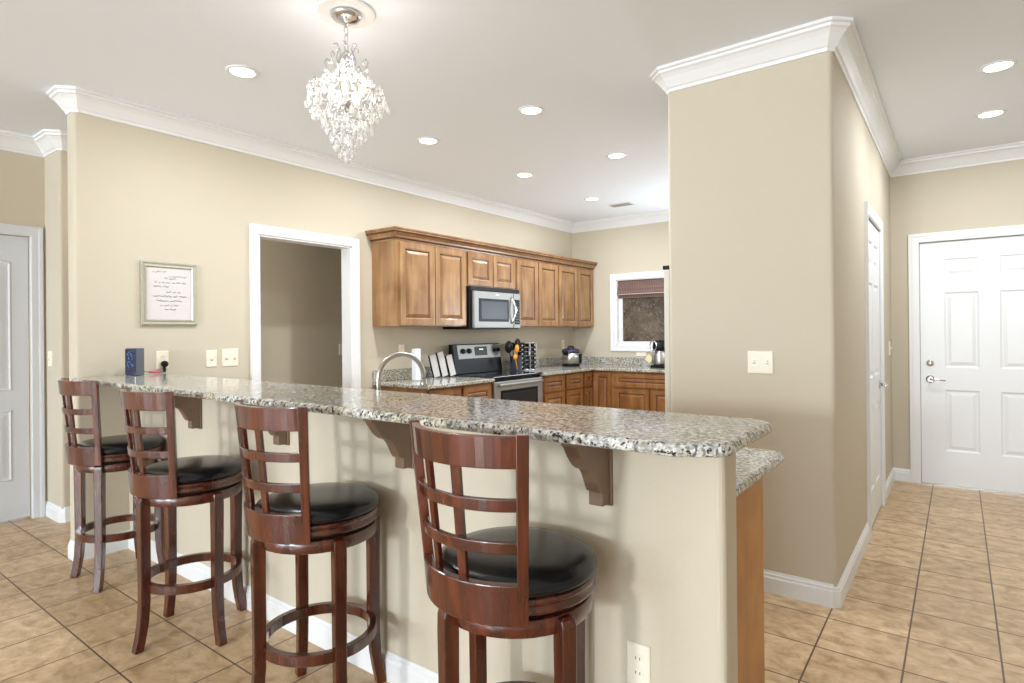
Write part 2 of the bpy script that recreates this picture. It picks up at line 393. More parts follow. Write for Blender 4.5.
def casing(mb, a0, a1, top, mapf, w=.07, mat=None, sill=None):
    prof = [(0, 0), (0, .012), (.006, .016), (w*.6, .016), (w*.75, .02), (w, .02), (w, 0)]
    if sill is None: sweep(mb, [(a0, 0), (a0, top), (a1, top), (a1, 0)], prof, mapf, mat or M['trim'], 1)
    else: sweep(mb, [(a0, sill), (a0, top), (a1, top), (a1, sill)], prof, mapf, mat or M['trim'], 1, closed=True)
# doorway casing + jamb lining
mb = MB(); casing(mb, DY0, DY1, DZ, mX(XW)); casing(mb, DY0, DY1, DZ, mX(XW-.12, -1))
mb.box(XW-.122, XW+.002, DY0-.001, DY0+.012, 0, DZ, M['trim']); mb.box(XW-.122, XW+.002, DY1-.012, DY1+.001, 0, DZ, M['trim'])
mb.box(XW-.122, XW+.002, DY0, DY1, DZ-.012, DZ+.001, M['trim'])
struct(mb.build('trim_4'))
# pantry door casing (hall)
mb = MB(); casing(mb, HD0, HD1, HDZ, mX(XP)); struct(mb.build('trim_5'))
mb = MB(); casing(mb, ED0-.004, ED1+.004, 2.037, mY(YD), w=.075); struct(mb.build('trim_6'))
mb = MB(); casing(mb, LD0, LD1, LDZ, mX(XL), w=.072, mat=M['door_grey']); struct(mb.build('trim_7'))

# ------------------------------------------------------------------ panelled faces
def panel_cell(mb, a0, a1, b0, b1, mapf, h, prof, mats):
    """rectangular recess/raised panel, prof: list of (inset, height)"""
    rings = [[(a0+i, b0+i), (a1-i, b0+i), (a1-i, b1-i), (a0+i, b1-i)] for i, _ in prof]
    for k in range(len(prof)-1):
        for j in range(4):
            q = [rings[k][j], rings[k][(j+1) % 4], rings[k+1][(j+1) % 4], rings[k+1][j]]
            hh = [prof[k][1], prof[k][1], prof[k+1][1], prof[k+1][1]]
            mb.face([mapf(p[0], p[1], h+z) for p, z in zip(q, hh)], mats[k])
    mb.face([mapf(p[0], p[1], h+prof[-1][1]) for p in rings[-1]], mats[-1])
def panel_slab(mb, a0, a1, b0, b1, mapf, h0, h1, cells, prof, mats, flat):
    """slab with the panels `cells` (a0,a1,b0,b1) cut in its face"""
    As = sorted({a0, a1, *[c[0] for c in cells], *[c[1] for c in cells]}); Bs = sorted({b0, b1, *[c[2] for c in cells], *[c[3] for c in cells]})
    for i in range(len(As)-1):
        for j in range(len(Bs)-1):
            ca, cb = (As[i]+As[i+1])/2, (Bs[j]+Bs[j+1])/2
            if any(c[0] < ca < c[1] and c[2] < cb < c[3] for c in cells): continue
            mb.face([mapf(As[i], Bs[j], h1), mapf(As[i+1], Bs[j], h1), mapf(As[i+1], Bs[j+1], h1), mapf(As[i], Bs[j+1], h1)], flat)
    for c in cells: panel_cell(mb, c[0], c[1], c[2], c[3], mapf, h1, prof, mats)
    o = [(a0, b0), (a1, b0), (a1, b1), (a0, b1)]
    for k in range(4):
        p, q = o[k], o[(k+1) % 4]
        mb.face([mapf(p[0], p[1], h0), mapf(q[0], q[1], h0), mapf(q[0], q[1], h1), mapf(p[0], p[1], h1)], flat)
    mb.face([mapf(p[0], p[1], h0) for p in o], flat)

# interior doors ------------------------------------------------------
dprof = [(0, 0), (.012, -.008), (.022, -.008), (.045, -.001)]
def lever(parent, mapf, a, b, dirn, mat=None):
    mat = mat or M['chrome']
    mb = MB(); N = 20
    for r0, r1, h0, h1 in ((.031, .031, 0, .006), (.031, .018, .006, .012), (.012, .012, .012, .05)):
        mb.grid([[mapf(a+r0*math.cos(2*PI*k/N), b+r0*math.sin(2*PI*k/N), h0) for k in range(N)],
                 [mapf(a+r1*math.cos(2*PI*k/N), b+r1*math.sin(2*PI*k/N), h1) for k in range(N)]], mat, close_v=True, caps=True)
    mb.tube([mapf(a, b, .045), mapf(a+.03*dirn, b+.004, .05), mapf(a+.07*dirn, b-.002, .05), mapf(a+.105*dirn, b-.008, .044)], .008, mat, radii=[.011, .009, .0075, .006])
    return mb.build('door_handle', parent)
# hall end door: six panels
mp_ = mY(YD+.012)
mb = MB()
w = ED1-ED0; st = .165; mid = .13; pw = (w-2*st-mid)/2
cells = []
for a in (ED0+st, ED0+st+pw+mid):
    for b0, b1 in ((.29, .80), (.985, 1.61), (1.74, 1.89)): cells.append((a, a+pw, b0, b1))
panel_slab(mb, ED0, ED1, .012, 2.03, mp_, -.04, 0, cells, dprof, [M['door']]*4, M['door'])
d = mb.build('door_1'); struct(d)
lever(d, mp_, ED0+.065, .885, 1)
mb = MB(); N = 20; a, b_ = ED0+.065, 1.02
mb.grid([[mp_(a+r*math.cos(2*PI*k/N), b_+r*math.sin(2*PI*k/N), h) for k in range(N)] for r, h in ((.028, 0), (.028, .008), (.02, .014), (.008, .014), (.008, .02))], M['chrome'], close_v=True, caps=True)
mb.build('deadbolt', d)
struct(MB().box(ED0-.004, ED1+.004, YD-.0, YD+.1, 0, .012, M['nickel']).build('trim_8'))
# pantry door in the hall wall
mp_ = mX(XP-.001)
mb = MB(); st = .10; w = HD1-HD0-.008; pw = (w-2*st-.09)/2; cells = []
for a in (HD0+.004+st, HD0+.004+st+pw+.09):
    for b0, b1 in ((.24, .80), (.985, 1.62), (1.74, 1.90)): cells.append((a, a+pw, b0, b1))
panel_slab(mb, HD0+.004, HD1-.004, .012, 2.03, mp_, -.035, 0, cells, dprof, [M['door']]*4, M['door'])
d = mb.build('door_2'); struct(d)
lever(d, mp_, HD1-.07, .905, -1)
for z in (.33, 1.08, 1.84):
    MB().box(XP-.014, XP+.004, HD0-.006, HD0+.008, z-.05, z+.05, M['nickel'], .002).build('hinge', d)
# far left door: arch-topped upper panel
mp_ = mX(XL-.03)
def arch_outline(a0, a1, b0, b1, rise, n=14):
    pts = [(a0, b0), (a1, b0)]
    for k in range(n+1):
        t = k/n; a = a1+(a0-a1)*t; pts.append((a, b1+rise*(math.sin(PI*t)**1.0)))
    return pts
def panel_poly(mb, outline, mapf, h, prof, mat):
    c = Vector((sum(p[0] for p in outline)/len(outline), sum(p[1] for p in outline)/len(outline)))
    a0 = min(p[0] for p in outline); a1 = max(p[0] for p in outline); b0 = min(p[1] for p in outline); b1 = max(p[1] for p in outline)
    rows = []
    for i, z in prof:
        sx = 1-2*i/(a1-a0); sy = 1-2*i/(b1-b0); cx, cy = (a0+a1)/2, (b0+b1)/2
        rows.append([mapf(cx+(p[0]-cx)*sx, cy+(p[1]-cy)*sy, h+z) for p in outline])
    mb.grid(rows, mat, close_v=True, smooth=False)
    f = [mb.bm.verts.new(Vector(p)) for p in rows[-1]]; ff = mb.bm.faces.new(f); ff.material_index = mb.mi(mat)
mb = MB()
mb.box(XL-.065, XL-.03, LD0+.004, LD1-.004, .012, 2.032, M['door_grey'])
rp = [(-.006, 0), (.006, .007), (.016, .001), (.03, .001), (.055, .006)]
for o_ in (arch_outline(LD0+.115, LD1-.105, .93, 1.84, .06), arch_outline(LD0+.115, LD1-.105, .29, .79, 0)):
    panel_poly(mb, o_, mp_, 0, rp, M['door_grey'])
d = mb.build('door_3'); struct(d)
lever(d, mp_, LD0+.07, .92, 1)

# kitchen window ------------------------------------------------------
mb = MB(); casing(mb, WX0, WX1, WZ1, mY(YK), w=.075, sill=WZ0)
mb.box(WX0-.001, WX0+.01, YK-.002, YK+.09, WZ0, WZ1, M['trim']); mb.box(WX1-.01, WX1+.001, YK-.002, YK+.09, WZ0, WZ1, M['trim'])
mb.box(WX0, WX1, YK-.002, YK+.09, WZ0-.001, WZ0+.01, M['trim']); mb.box(WX0, WX1, YK-.002, YK+.09, WZ1-.01, WZ1, M['trim'])
win = struct(mb.build('window_1'))
mb = MB()
for x0, x1, z0, z1 in ((WX0+.01, WX0+.055, WZ0+.01, WZ1-.01), (WX1-.055, WX1-.01, WZ0+.01, WZ1-.01), (WX0+.055, WX1-.055, WZ0+.01, WZ0+.045), (WX0+.055, WX1-.055, WZ1-.045, WZ1-.01)):
    mb.box(x0, x1, YK+.06, YK+.095, z0, z1, M['trim'], .004)
mb.build('window_sash', win)
MB().box(WX0+.05, WX1-.05, YK+.075, YK+.08, WZ0+.04, WZ1-.04, M['pane']).build('window_pane', win)
# roman shade
mb = MB(); x0, x1 = WX0+.004, WX1-.004
prof = [(0, 1.925), (.022, 1.925), (.026, 1.90), (.022, 1.86), (.034, 1.845), (.040, 1.82), (.036, 1.80), (.046, 1.785), (.052, 1.765), (.05, 1.75), (.035, 1.738), (.02, 1.742), (.012, 1.70), (.004, 1.70), (0, 1.74)]
rows = [[(x, YK+.055-d_, z+.028) for d_, z in prof] for x in (x0, x1)]
mb.grid(rows, M['bamboo'], close_v=True, smooth=False, caps=True)
sh = mb.build('roman_shade'); tag(sh, 'rolled-up woven reddish brown bamboo shade hanging in the kitchen window', 'window shade')
mb = MB(); mb.box(x0+.02, x1-.01, YK-.003, YK+.004, 1.772, 1.782, M['railw'], .002); mb.build('bottom_rail', sh)

# ------------------------------------------------------------------ bar
mb = MB()
mb.box(XW, BX, YH, BY1, 0, 1.038, M['wall'], .02, 4, only=lambda c, d: abs(d.z) > .9 and c.x > BX-.01)
struct(mb.build('wall_bar'))
def slab(outline, z0, z1, name, label, cat, rnd=.012):
    mb = MB(); prof = [(rnd, z0), (rnd*.3, z0+rnd*.3), (0, z0+rnd), (0, z1-rnd), (rnd*.3, z1-rnd*.3), (rnd, z1)]
    P_ = [Vector(p) for p in outline]; N = len(P_)
    rows = []
    for ins, z in prof:
        row = []
        for k in range(N):
            d1 = (P_[k]-P_[k-1]).normalized(); d2 = (P_[(k+1) % N]-P_[k]).normalized()
            n1 = Vector((-d1.y, d1.x)); n2 = Vector((-d2.y, d2.x)); nn = (n1+n2).normalized(); mit = nn/max(.3, nn.dot(n1))
            q = P_[k]+mit*ins; row.append((q.x, q.y, z))
        rows.append(row)
    mb.grid(rows, M['granite'], close_v=True, smooth=False, caps=True)
    o = mb.build(name); tag(o, label, cat); return o
YBF, YBB, XBE = 1.215, 1.695, -.388
slab([(XW+.001, YBF), (-.485, YBF), (-.40, YBF+.05), (XBE, YBF+.075), (XBE, YBB-.06), (XBE-.015, YBB-.02), (XBE-.05, YBB), (XW+.001, YBB)], 1.040, 1.070,
     'bar_countertop', 'long raised speckled granite bar top on the beige half wall behind the stools', 'countertop')
slab([(XW+.001, BY1+.001), (-.49, BY1+.001), (-.48, BY1+.02), (-.48, 2.18), (-.49, 2.22), (-.53, 2.24), (XW+.001, 2.24)], .856, .886,
     'countertop', 'lower granite counter behind the bar, its end showing past the half wall', 'countertop')
# corbels
def corbel():
    prof = [(0, 0), (0, -.228), (.045, -.228), (.045, -.185), (.060, -.182)]
    for k in range(9):     # convex belly
        t = k/8; prof.append((.060+.052*t**.8, -.182+.075*t + .014*math.sin(PI*t)))
    for k in range(1, 9):  # concave sweep to the top
        t = k/8; prof.append((.112+.085*t, -.107+.077*t**1.8))
    prof += [(.205, -.03), (.205, 0)]
    mb = MB(); mb.prism(prof, lambda a, b, h: (h, -a-.012, b), -.0275, .0275, M['corbel'])
    root = mb.build('corbel', bevel=.003)
    MB().box(-.036, .036, -.012, 0, -.235, 0, M['corbel'], .003).build('back_plate', root)
    root.scale = (.80, .90, .94)
    return root
cb = corbel()
clab = ['carved taupe corbel under the bar top at its right end, beside the wall outlet', 'carved taupe corbel under the bar top between the two nearest stools',
        'carved taupe corbel seen through the back of the second-nearest stool', 'carved taupe corbel beside the back of the second stool from the left']
for i, x in enumerate((-.812, -1.612, -2.405, -3.205)):
    o = cb if i == 0 else copy_tree(cb)
    o.location = (x, YH, 1.0395); tag(o, clab[i], 'corbel', 'corbels holding up the bar top')

# ------------------------------------------------------------------ stools
def make_stool(i, c, yaw, back, label):
    W_, Lm = M['stool'], M['leather']
    root = empty('bar_stool', (c[0], c[1], 0), 0, label, 'bar stool', 'wooden swivel bar stools along the granite bar')
    mb = MB(); mb.lathe([(.198, .694), (.208, .698), (.214, .708), (.212, .718), (.203, .730), (.18, .740), (.14, .7455), (.08, .748), (.02, .748)], Lm, 48); mb.build('seat_cushion', root)
    mb = MB(); mb.lathe([(.17, .655), (.203, .655), (.209, .660), (.209, .668), (.203, .673), (.205, .679), (.211, .684), (.211, .692), (.2, .697), (.17, .697)], W_, 48); mb.build('seat_frame', root)
    mb = MB(); mb.lathe([(.12, .642), (.188, .642), (.19, .645), (.19, .655), (.12, .655)], M['black'], 40); mb.build('swivel_plate', root)
    # base
    mb = MB(); mb.lathe([(.168, .602), (.198, .602), (.2, .605), (.2, .640), (.197, .643), (.168, .643)], W_, 48)
    o = mb.build('apron', root); o.rotation_euler.z = yaw
    mb = MB(); rows = []
    for k in range(48):
        a = 2*PI*k/48; rows.append([(r*math.cos(a), r*math.sin(a), z) for r, z in ((.176, .238), (.196, .238), (.199, .241), (.199, .272), (.196, .275), (.176, .275), (.174, .272), (.174, .241))])
    mb.grid(rows, W_, close_u=True, close_v=True, smooth=False); o = mb.build('footrest_ring', root); o.rotation_euler.z = yaw
    for k in range(4):
        a = yaw+PI/4+k*PI/2
        mb = MB(); rows = []
        cl = [(0, .229, .036), (.02, .226, .036), (.06, .217, .036), (.12, .208, .037), (.2, .2025, .038), (.3, .2015, .039), (.45, .2025, .04), (.58, .203, .042), (.622, .203, .042), (.636, .200, .040), (.641, .196, .034)]
        for z, r, t in cl:
            dpt = t*(.5 if z < .6 else .48)
            rows.append([(r+dpt, -t/2, z), (r+dpt, t/2, z), (r-dpt, t/2, z), (r-dpt, -t/2, z)])
        mb.grid(rows, W_, close_v=True, smooth=False, caps=True)
        o = mb.build('leg', root, bevel=.004); o.rotation_euler.z = a
    # back: arc about the seat centre facing `back`, leaning outwards with height
    A = math.radians(44.5); RB = .218
    def bp(ang, z, r=RB):
        t = max(0, (z-.66)/.43); r = r+.041*t; lean = .002*t
        x = r*math.sin(ang); y = -r*math.cos(ang) - lean
        ca, sa = math.cos(back), math.sin(back)
        return (x*ca-y*sa, x*sa+y*ca, z)
    def arcbar(name, z0, z1, t=.018, a0=-A+.03, a1=A-.03, dip=0, n=20, r=RB):
        mb = MB(); rows = []
        for k in range(n+1):
            u = k/n; g = a0+(a1-a0)*u; top = z1+dip*math.sin(PI*u)
            rows.append([bp(g, z0, r-t/2), bp(g, z0, r+t/2), bp(g, top, r+t/2), bp(g, top, r-t/2)])
        mb.grid(rows, W_, close_v=True, smooth=False, caps=True)
        o = mb.build(name, root, bevel=.003)
        for f in o.data.polygons: f.use_smooth = False
        return o
    arcbar('top_rail', 1.008, 1.083)
    arcbar('backrest_slat', .909, .939, .016); arcbar('backrest_slat', .811, .840, .016)
    arcbar('lower_rail', .646, .742, .024, -A-.02, A+.02, r=RB+.004)
    for g in (-.31, .125):
        mb = MB(); rows = []
        for k in range(12):
            z = .735+(1.012-.735)*k/11; wd = .052
            rows.append([bp(g-wd, z, RB-.012), bp(g+wd, z, RB-.012), bp(g+wd, z, RB-.001), bp(g-wd, z, RB-.001)])
        mb.grid(rows, W_, close_v=True, smooth=False, caps=True); mb.build('backrest_slat', root)
    for s in (-1, 1):
        mb = MB(); rows = []
        for k in range(16):
            z = .645+(1.086-.645)*k/15; g = s*A; hw = .056
            rows.append([bp(g-hw, z, RB-.010), bp(g+hw, z, RB-.010), bp(g+hw, z, RB+.016), bp(g-hw, z, RB+.016)])
        mb.grid(rows, W_, close_v=True, smooth=False, caps=True); mb.build('backrest_post', root, bevel=.003)
    return root
r_ = math.radians
stools = [((-.94, 1.258), r_(26), r_(-4), 'nearest cherry wood bar stool with black cushion, standing before the right end of the bar'),
          ((-1.820, 1.268), r_(28), r_(1.4), 'second-nearest cherry wood bar stool with black cushion, between two others at the bar'),
          ((-2.735, 1.256), r_(47), r_(3.9), 'dark wood bar stool with black cushion standing in front of the left-end stool'),
          ((-3.700, 1.312), r_(0), r_(3), 'farthest wooden bar stool, black cushion, at the left end of the bar')]
for i, a in enumerate(stools): make_stool(i, *a)

# ------------------------------------------------------------------ cabinets
cprof = [(0, 0), (.005, -.003), (.009, -.004), (.013, -.011), (.018, -.012), (.040, -.003), (.044, -.002)]
def cmats(m_): return [m_, m_, M['glaze'], M['glaze'], m_, m_, m_]
def cab_door(parent, a0, a1, b0, b1, mapf, mat, rail=.052, name='door', knob=None):
    mb = MB(); rl = min(rail, (b1-b0)*.28, (a1-a0)*.28)
    panel_slab(mb, a0, a1, b0, b1, mapf, 0, .02, [(a0+rl, a1-rl, b0+rl, b1-rl)], cprof, cmats(mat), mat)
    o = mb.build(name, parent, bevel=.0015)
    if knob:
        kb = MB(); N = 12
        kb.grid([[mapf(knob[0]+r*math.cos(2*PI*k/N), knob[1]+r*math.sin(2*PI*k/N), h) for k in range(N)] for r, h in ((.005, .02), (.005, .032), (.013, .036), (.013, .042), (.006, .046))], M['nickel'], close_v=True, caps=True)
        kb.build('knob', o)
    return o
XU = -3.802
def upper(y0, y1, z0, z1, splits, label, sidepanel=False):
    root = empty('wall_cabinet', (XW, y0, z0), 0, label, 'cabinet', 'maple wall cabinets above the kitchen counter')
    off = Vector(root.location); mw = lambda f: (lambda a, b, h: tuple(Vector(f(a, b, h))-off))
    mb = MB(); mb.box(0.001, XU-XW, 0, y1-y0, 0, z1-z0, M['cab'], .0015); mb.build('cabinet_body', root)
    for a, b in splits: cab_door(root, a, b, z0+.012, z1-.035, mw(mX(XU)), M['cab'])
    return root
upper(3.432, 4.318, 1.372, 2.13, [(3.462, 3.875), (3.887, 4.303)], 'maple wall cabinet at the left end of the row, large side panel showing')
upper(4.319, 5.112, 1.765, 2.13, [(4.338, 4.714), (4.728, 5.092)], 'short maple wall cabinet with two small doors above the microwave')
upper(5.113, 5.96, 1.372, 2.13, [(5.137, 5.531), (5.550, 5.945)], 'tall maple wall cabinet directly right of the microwave')
upper(5.961, 6.82, 1.372, 2.13, [(5.973, 6.396), (6.416, 6.790)], 'maple wall cabinet at the right end of the row, by the window wall')
mb = MB()
cpr = [(0, 2.105), (.004, 2.105), (.008, 2.118), (.022, 2.126), (.028, 2.145), (.048, 2.166), (.06, 2.172), (.062, 2.19), (.072, 2.194), (.072, 2.205), (0, 2.205)]
sweep(mb, [(XW+.001, 3.432), (XU, 3.432), (XU, 6.82)], cpr, mXY, M['cab'], -1)
sweep(mb, [(XW+.001, 3.432), (XU, 3.432), (XU, 6.82)], [(.0085, 2.1175), (.0235, 2.1255), (.0245, 2.1315), (.008, 2.1315)], mXY, M['glaze'], -1)
sweep(mb, [(XW+.001, 3.432), (XU, 3.432), (XU, 6.82)], [(.048, 2.1655), (.0625, 2.1715), (.0628, 2.178), (.048, 2.178)], mXY, M['glaze'], -1)
tag(mb.build('cabinet_cornice'), 'stepped maple cornice running along the top of the wall cabinets', 'cabinet moulding')

XB = -3.48; CT = .886; CZ = .852
def base_cab(origin, mapf, a0, a1, fronts, label, boxargs, mat=None, panel=None, group='maple base cabinets under the granite counters'):
    mat = mat or M['cab_base']
    root = empty('base_cabinet', origin, 0, label, 'cabinet', group); off = Vector(root.location)
    mw = lambda a, b, h: tuple(Vector(mapf(a, b, h))-off)
    x0, x1, y0, y1 = boxargs
    mb = MB(); mb.box(x0-off.x, x1-off.x, y0-off.y, y1-off.y, .1, CZ, mat, .0015); mb.build('cabinet_body', root)
    tx = (x0, x1-.06, y0, y1) if mapf is mXB else ((x0, x1, y0+.06, y1) if mapf is mYB else (x0, x1-.02, y0, y1-.06))
    MB().box(tx[0]-off.x, tx[1]-off.x, tx[2]-off.y, tx[3]-off.y, 0, .1, M['glaze']).build('toe_kick', root)
    for f in fronts:
        cab_door(root, f[0], f[1], f[2], f[3], mw, mat, .045, f[4], f[5] if len(f) > 5 else None)
    if panel: panel(root, off)
    return root
mXB = mX(XB); mYB = mY(6.20); mYP = mY(2.15, 1)
Z1, Z2, Z3, Z4 = .832, .675, .655, .125
base_cab((XW, 3.45, 0), mXB, 0, 0, [(3.47, 3.855, Z2, Z1, 'drawer'), (3.89, 4.275, Z2, Z1, 'drawer'), (3.47, 3.855, Z4, Z3, 'door'), (3.89, 4.275, Z4, Z3, 'door')],
         'maple base cabinet left of the stove beneath the short granite counter', (XW+.001, XB, 3.45, 4.295))
base_cab((XW, 5.13, 0), mXB, 0, 0, [(5.165, 5.555, Z2, Z1, 'drawer'), (5.165, 5.555, .40, Z3, 'drawer'), (5.165, 5.555, Z4, .38, 'drawer')],
         'maple drawer cabinet just right of the stove', (XW+.001, XB, 5.13, 5.575))
base_cab((XW, 5.576, 0), mXB, 0, 0, [(5.60, 5.955, Z2, Z1, 'drawer'), (5.60, 5.955, .40, Z3, 'drawer'), (5.60, 5.955, Z4, .38, 'drawer')],
         'maple drawer cabinet in the middle of the right run', (XW+.001, XB, 5.576, 5.975))
base_cab((XW, 5.976, 0), mXB, 0, 0, [(5.995, 6.175, Z2, Z1, 'drawer'), (5.995, 6.175, Z4, Z3, 'door', (6.015, .60))],
         'maple corner base cabinet where the two counters meet', (XW+.001, XB, 5.976, YK-.001))
MBx = base_cab((XB, 6.20, 0), mYB, 0, 0, [(XB+.03, -3.225, Z4, Z1, 'door'), (-3.175, -2.30, Z2, Z1, 'drawer'), (-3.175, -2.755, Z4, Z3, 'door'), (-2.725, -2.30, Z4, Z3, 'door')],
         'maple base cabinet beneath the window with one wide false drawer front', (XB+.001, -2.28, 6.20, YK-.001))
base_cab((-2.279, 6.20, 0), mYB, 0, 0, [(-2.26, -1.80, Z2, Z1, 'drawer'), (-1.78, -1.31, Z2, Z1, 'drawer'), (-2.26, -1.80, Z4, Z3, 'door'), (-1.78, -1.31, Z4, Z3, 'door')],
         'maple base cabinet at the right end of the window wall, behind the beige wall block', (-2.279, XPL-.001, 6.20, YK-.001))
def end_panel(root, off):
    o = MB().box(-.5595-off.x, -.545-off.x, BY1+.001-off.y, 2.16-off.y, .0, CZ, M['endpanel'], .001).build('end_panel', root); o['label'] = 'smooth orange wood end panel'
labs = ['maple peninsula cabinet with a plain orange end panel, right end of the bar', 'maple peninsula cabinet under the sink behind the bar', 'maple peninsula cabinet behind the bar, nearest the open doorway']
for i, (x0, x1) in enumerate(((-1.55, -.56), (-2.55, -1.551), (-3.55, -2.551))):
    xm = (x0+x1)/2
    base_cab((x0, BY1+.001, 0), mYP, 0, 0, [(x0+.02, xm-.01, Z2, Z1, 'drawer'), (xm+.01, x1-.02, Z2, Z1, 'drawer'), (x0+.02, xm-.01, Z4, Z3, 'door'), (xm+.01, x1-.02, Z4, Z3, 'door')],
             labs[i], (x0, x1, BY1+.001, 2.15), panel=end_panel if i == 0 else None)
# counters of the kitchen
slab([(XW+.001, 3.425), (XB+.05, 3.425), (XB+.05, 4.29), (XW+.001, 4.29)], CZ+.002, CT, 'countertop', 'short granite counter left of the stove', 'countertop', .008)
slab([(XW+.001, 5.135), (XB+.05, 5.135), (XB+.05, 6.15), (XPL-.002, 6.15), (XPL-.002, YK-.002), (XW+.001, YK-.002)], CZ+.002, CT, 'countertop', 'L-shaped granite counter right of the stove, running under the window', 'countertop', .008)
for a, lab in (((XW+.001, XW+.021, 3.425, 4.29), 'low granite backsplash strip on the wall left of the stove'), ((XW+.001, XW+.021, 5.135, YK-.002), 'low granite backsplash strip behind the pressure cooker'),
               ((XW+.022, XPL-.002, YK-.022, YK-.002), 'low granite backsplash strip beneath the window')):
    tag(MB().box(a[0], a[1], a[2], a[3], CT+.0005, .985, M['granite'], .002).build('backsplash'), lab, 'backsplash')

# ------------------------------------------------------------------ range
rx0, rx1, ry0, ry1 = XW+.022, -3.47, 4.305, 5.12
root = empty('stove', (0, 0, 0), 0, 'black and stainless steel electric stove with a rear knob panel', 'stove')
MB().box(rx0, rx1-.02, ry0, ry1, .0, .872, M['black'], .003).build('stove_body', root)
MB().box(rx0, rx1+.01, ry0-.002, ry1+.002, .872, .896, M['blackglass'], .006, 3).build('cooktop', root)
for y, x, r in ((4.5, -3.63, .09), (4.92, -3.63, .075), (4.5, -3.85, .07)):
    mb = MB(); rows = [[(x+rr*math.cos(2*PI*k/32), y+rr*math.sin(2*PI*k/32), .8965) for k in range(32)] for rr in (r, r-.004)]
    mb.grid(rows, M['display'], close_v=True); mb.build('burner_ring', root)
mb = MB(); mb.prism([(-4.06, .896), (-3.965, .896), (-3.98, 1.02), (-4.005, 1.195), (-4.06, 1.195)], lambda a, b, h: (a, h, b), ry0+.035, ry1-.025, M['black']); bpn = mb.build('back_panel', root, bevel=.006)
def tilt(y, z, d=0): t = (z-1.02)/.175; return (-3.98-.025*t+d, y, z)
mb = MB(); rows = [[tilt(y, z, .001) for z in (1.045, 1.188)] for y in (ry0+.07, ry1-.03)]
rows2 = [[tilt(y, z, .006) for z in (1.048, 1.185)] for y in (ry0+.073, ry1-.033)]
mb.grid([[tilt(ry0+.10, 1.045, 0), tilt(ry1-.035, 1.045, 0), tilt(ry1-.035, 1.188, 0), tilt(ry0+.10, 1.188, 0)], [tilt(ry0+.103, 1.048, .006), tilt(ry1-.038, 1.048, .006), tilt(ry1-.038, 1.185, .006), tilt(ry0+.103, 1.185, .006)]], M['steel_lt'], close_v=True, smooth=False, caps=True)
cp = mb.build('control_panel', root)
for y in (4.475, 4.57, 4.975, 5.04):
    mb = MB(); r = .027 if y < 4.7 else .021
    mb.grid([[tilt(y+rr*math.cos(2*PI*k/16), 1.125+rr*math.sin(2*PI*k/16), d_) for k in range(16)] for rr, d_ in ((r, .006), (r, .014), (r*.8, .03), (r*.3, .031))], M['black'], close_v=True, caps=True); mb.build('knob', cp)
mb = MB(); mb.grid([[tilt(4.66, 1.075, .0065), tilt(4.86, 1.075, .0065), tilt(4.86, 1.165, .0065), tilt(4.66, 1.165, .0065)], [tilt(4.662, 1.077, .009), tilt(4.858, 1.077, .009), tilt(4.858, 1.163, .009), tilt(4.662, 1.163, .009)]], M['display'], close_v=True, smooth=False, caps=True)
dsp = mb.build('display', cp)
mb = MB()
for y0 in (4.735, 4.75, 4.77, 4.785):
    p0, p1, p2, p3 = tilt(y0, 1.132, .0095), tilt(y0+.009, 1.132, .0095), tilt(y0+.009, 1.144, .0095), tilt(y0, 1.144, .0095); mb.face([p0, p1, p2, p3], M['digits'])
mb.build('clock_digits', dsp)
# oven door
mb = MB(); mb.box(rx1-.02, rx1+.018, ry0+.01, ry1-.01, .17, .845, M['steel_lt'], .006, 2); od = mb.build('oven_door', root)
MB().box(rx1+.016, rx1+.021, ry0+.13, ry1-.13, .36, .73, M['ovenglass'], .001).build('oven_window', od)
MB().box(rx1+.017, rx1+.0195, ry0+.10, ry1-.10, .33, .76, M['black'], .001).build('window_surround', od)
mb = MB(); mb.tube([(rx1+.05, ry0+.05, .815), (rx1+.062, ry0+.12, .817), (rx1+.062, ry1-.12, .817), (rx1+.05, ry1-.05, .815)], .013, M['steel_lt'], 12)
for y in (ry0+.07, ry1-.07): mb.box(rx1+.015, rx1+.055, y-.012, y+.012, .803, .828, M['steel_lt'], .003)
mb.build('oven_handle', od)
MB().box(rx1-.02, rx1+.015, ry0+.01, ry1-.01, .03, .16, M['steel_lt'], .005).build('drawer', root)

# microwave
mx1, my0, my1, mz0, mz1 = -3.745, 4.320, 5.111, 1.345, 1.763
root = empty('microwave', (0, 0, 0), 0, 'stainless over-the-range microwave with a curved handle, hung between the cabinets', 'microwave')
MB().box(XW+.001, mx1-.01, my0, my1, mz0, mz1, M['black'], .004).build('microwave_case', root)
MB().box(mx1-.011, mx1+.004, my0, my1, mz1-.04, mz1-.002, M['black'], .003).build('vent_grille', root)
mb = MB(); mb.box(mx1-.011, mx1+.02, my0+.03, 4.985, mz0+.01, mz1-.045, M['steel_lt'], .008, 3); dr = mb.build('microwave_door', root)
MB().box(mx1+.0185, mx1+.0225, my0+.10, 4.90, mz0+.075, mz1-.115, M['black'], .001).build('window_surround', dr)
MB().box(mx1+.0215, mx1+.0245, my0+.135, 4.875, mz0+.10, mz1-.14, M['ovenglass'], .001).build('door_window', dr)
mb = MB(); n = 12
mb.tube([(mx1+.02+.045*math.sin(PI*k/n)+.002, 4.945+.02*math.sin(PI*k/n), mz0+.06+.27*k/n) for k in range(n+1)], .011, M['chrome'], 10); mb.build('door_handle', dr)
MB().box(mx1-.011, mx1+.018, 4.99, my1-.003, mz0+.01, mz1-.045, M['steel_lt'], .005).build('control_side', root)
kp = MB().box(mx1+.017, mx1+.021, 5.005, my1-.018, mz0+.05, mz1-.11, M['black'], .001).build('keypad', root)
mb = MB()
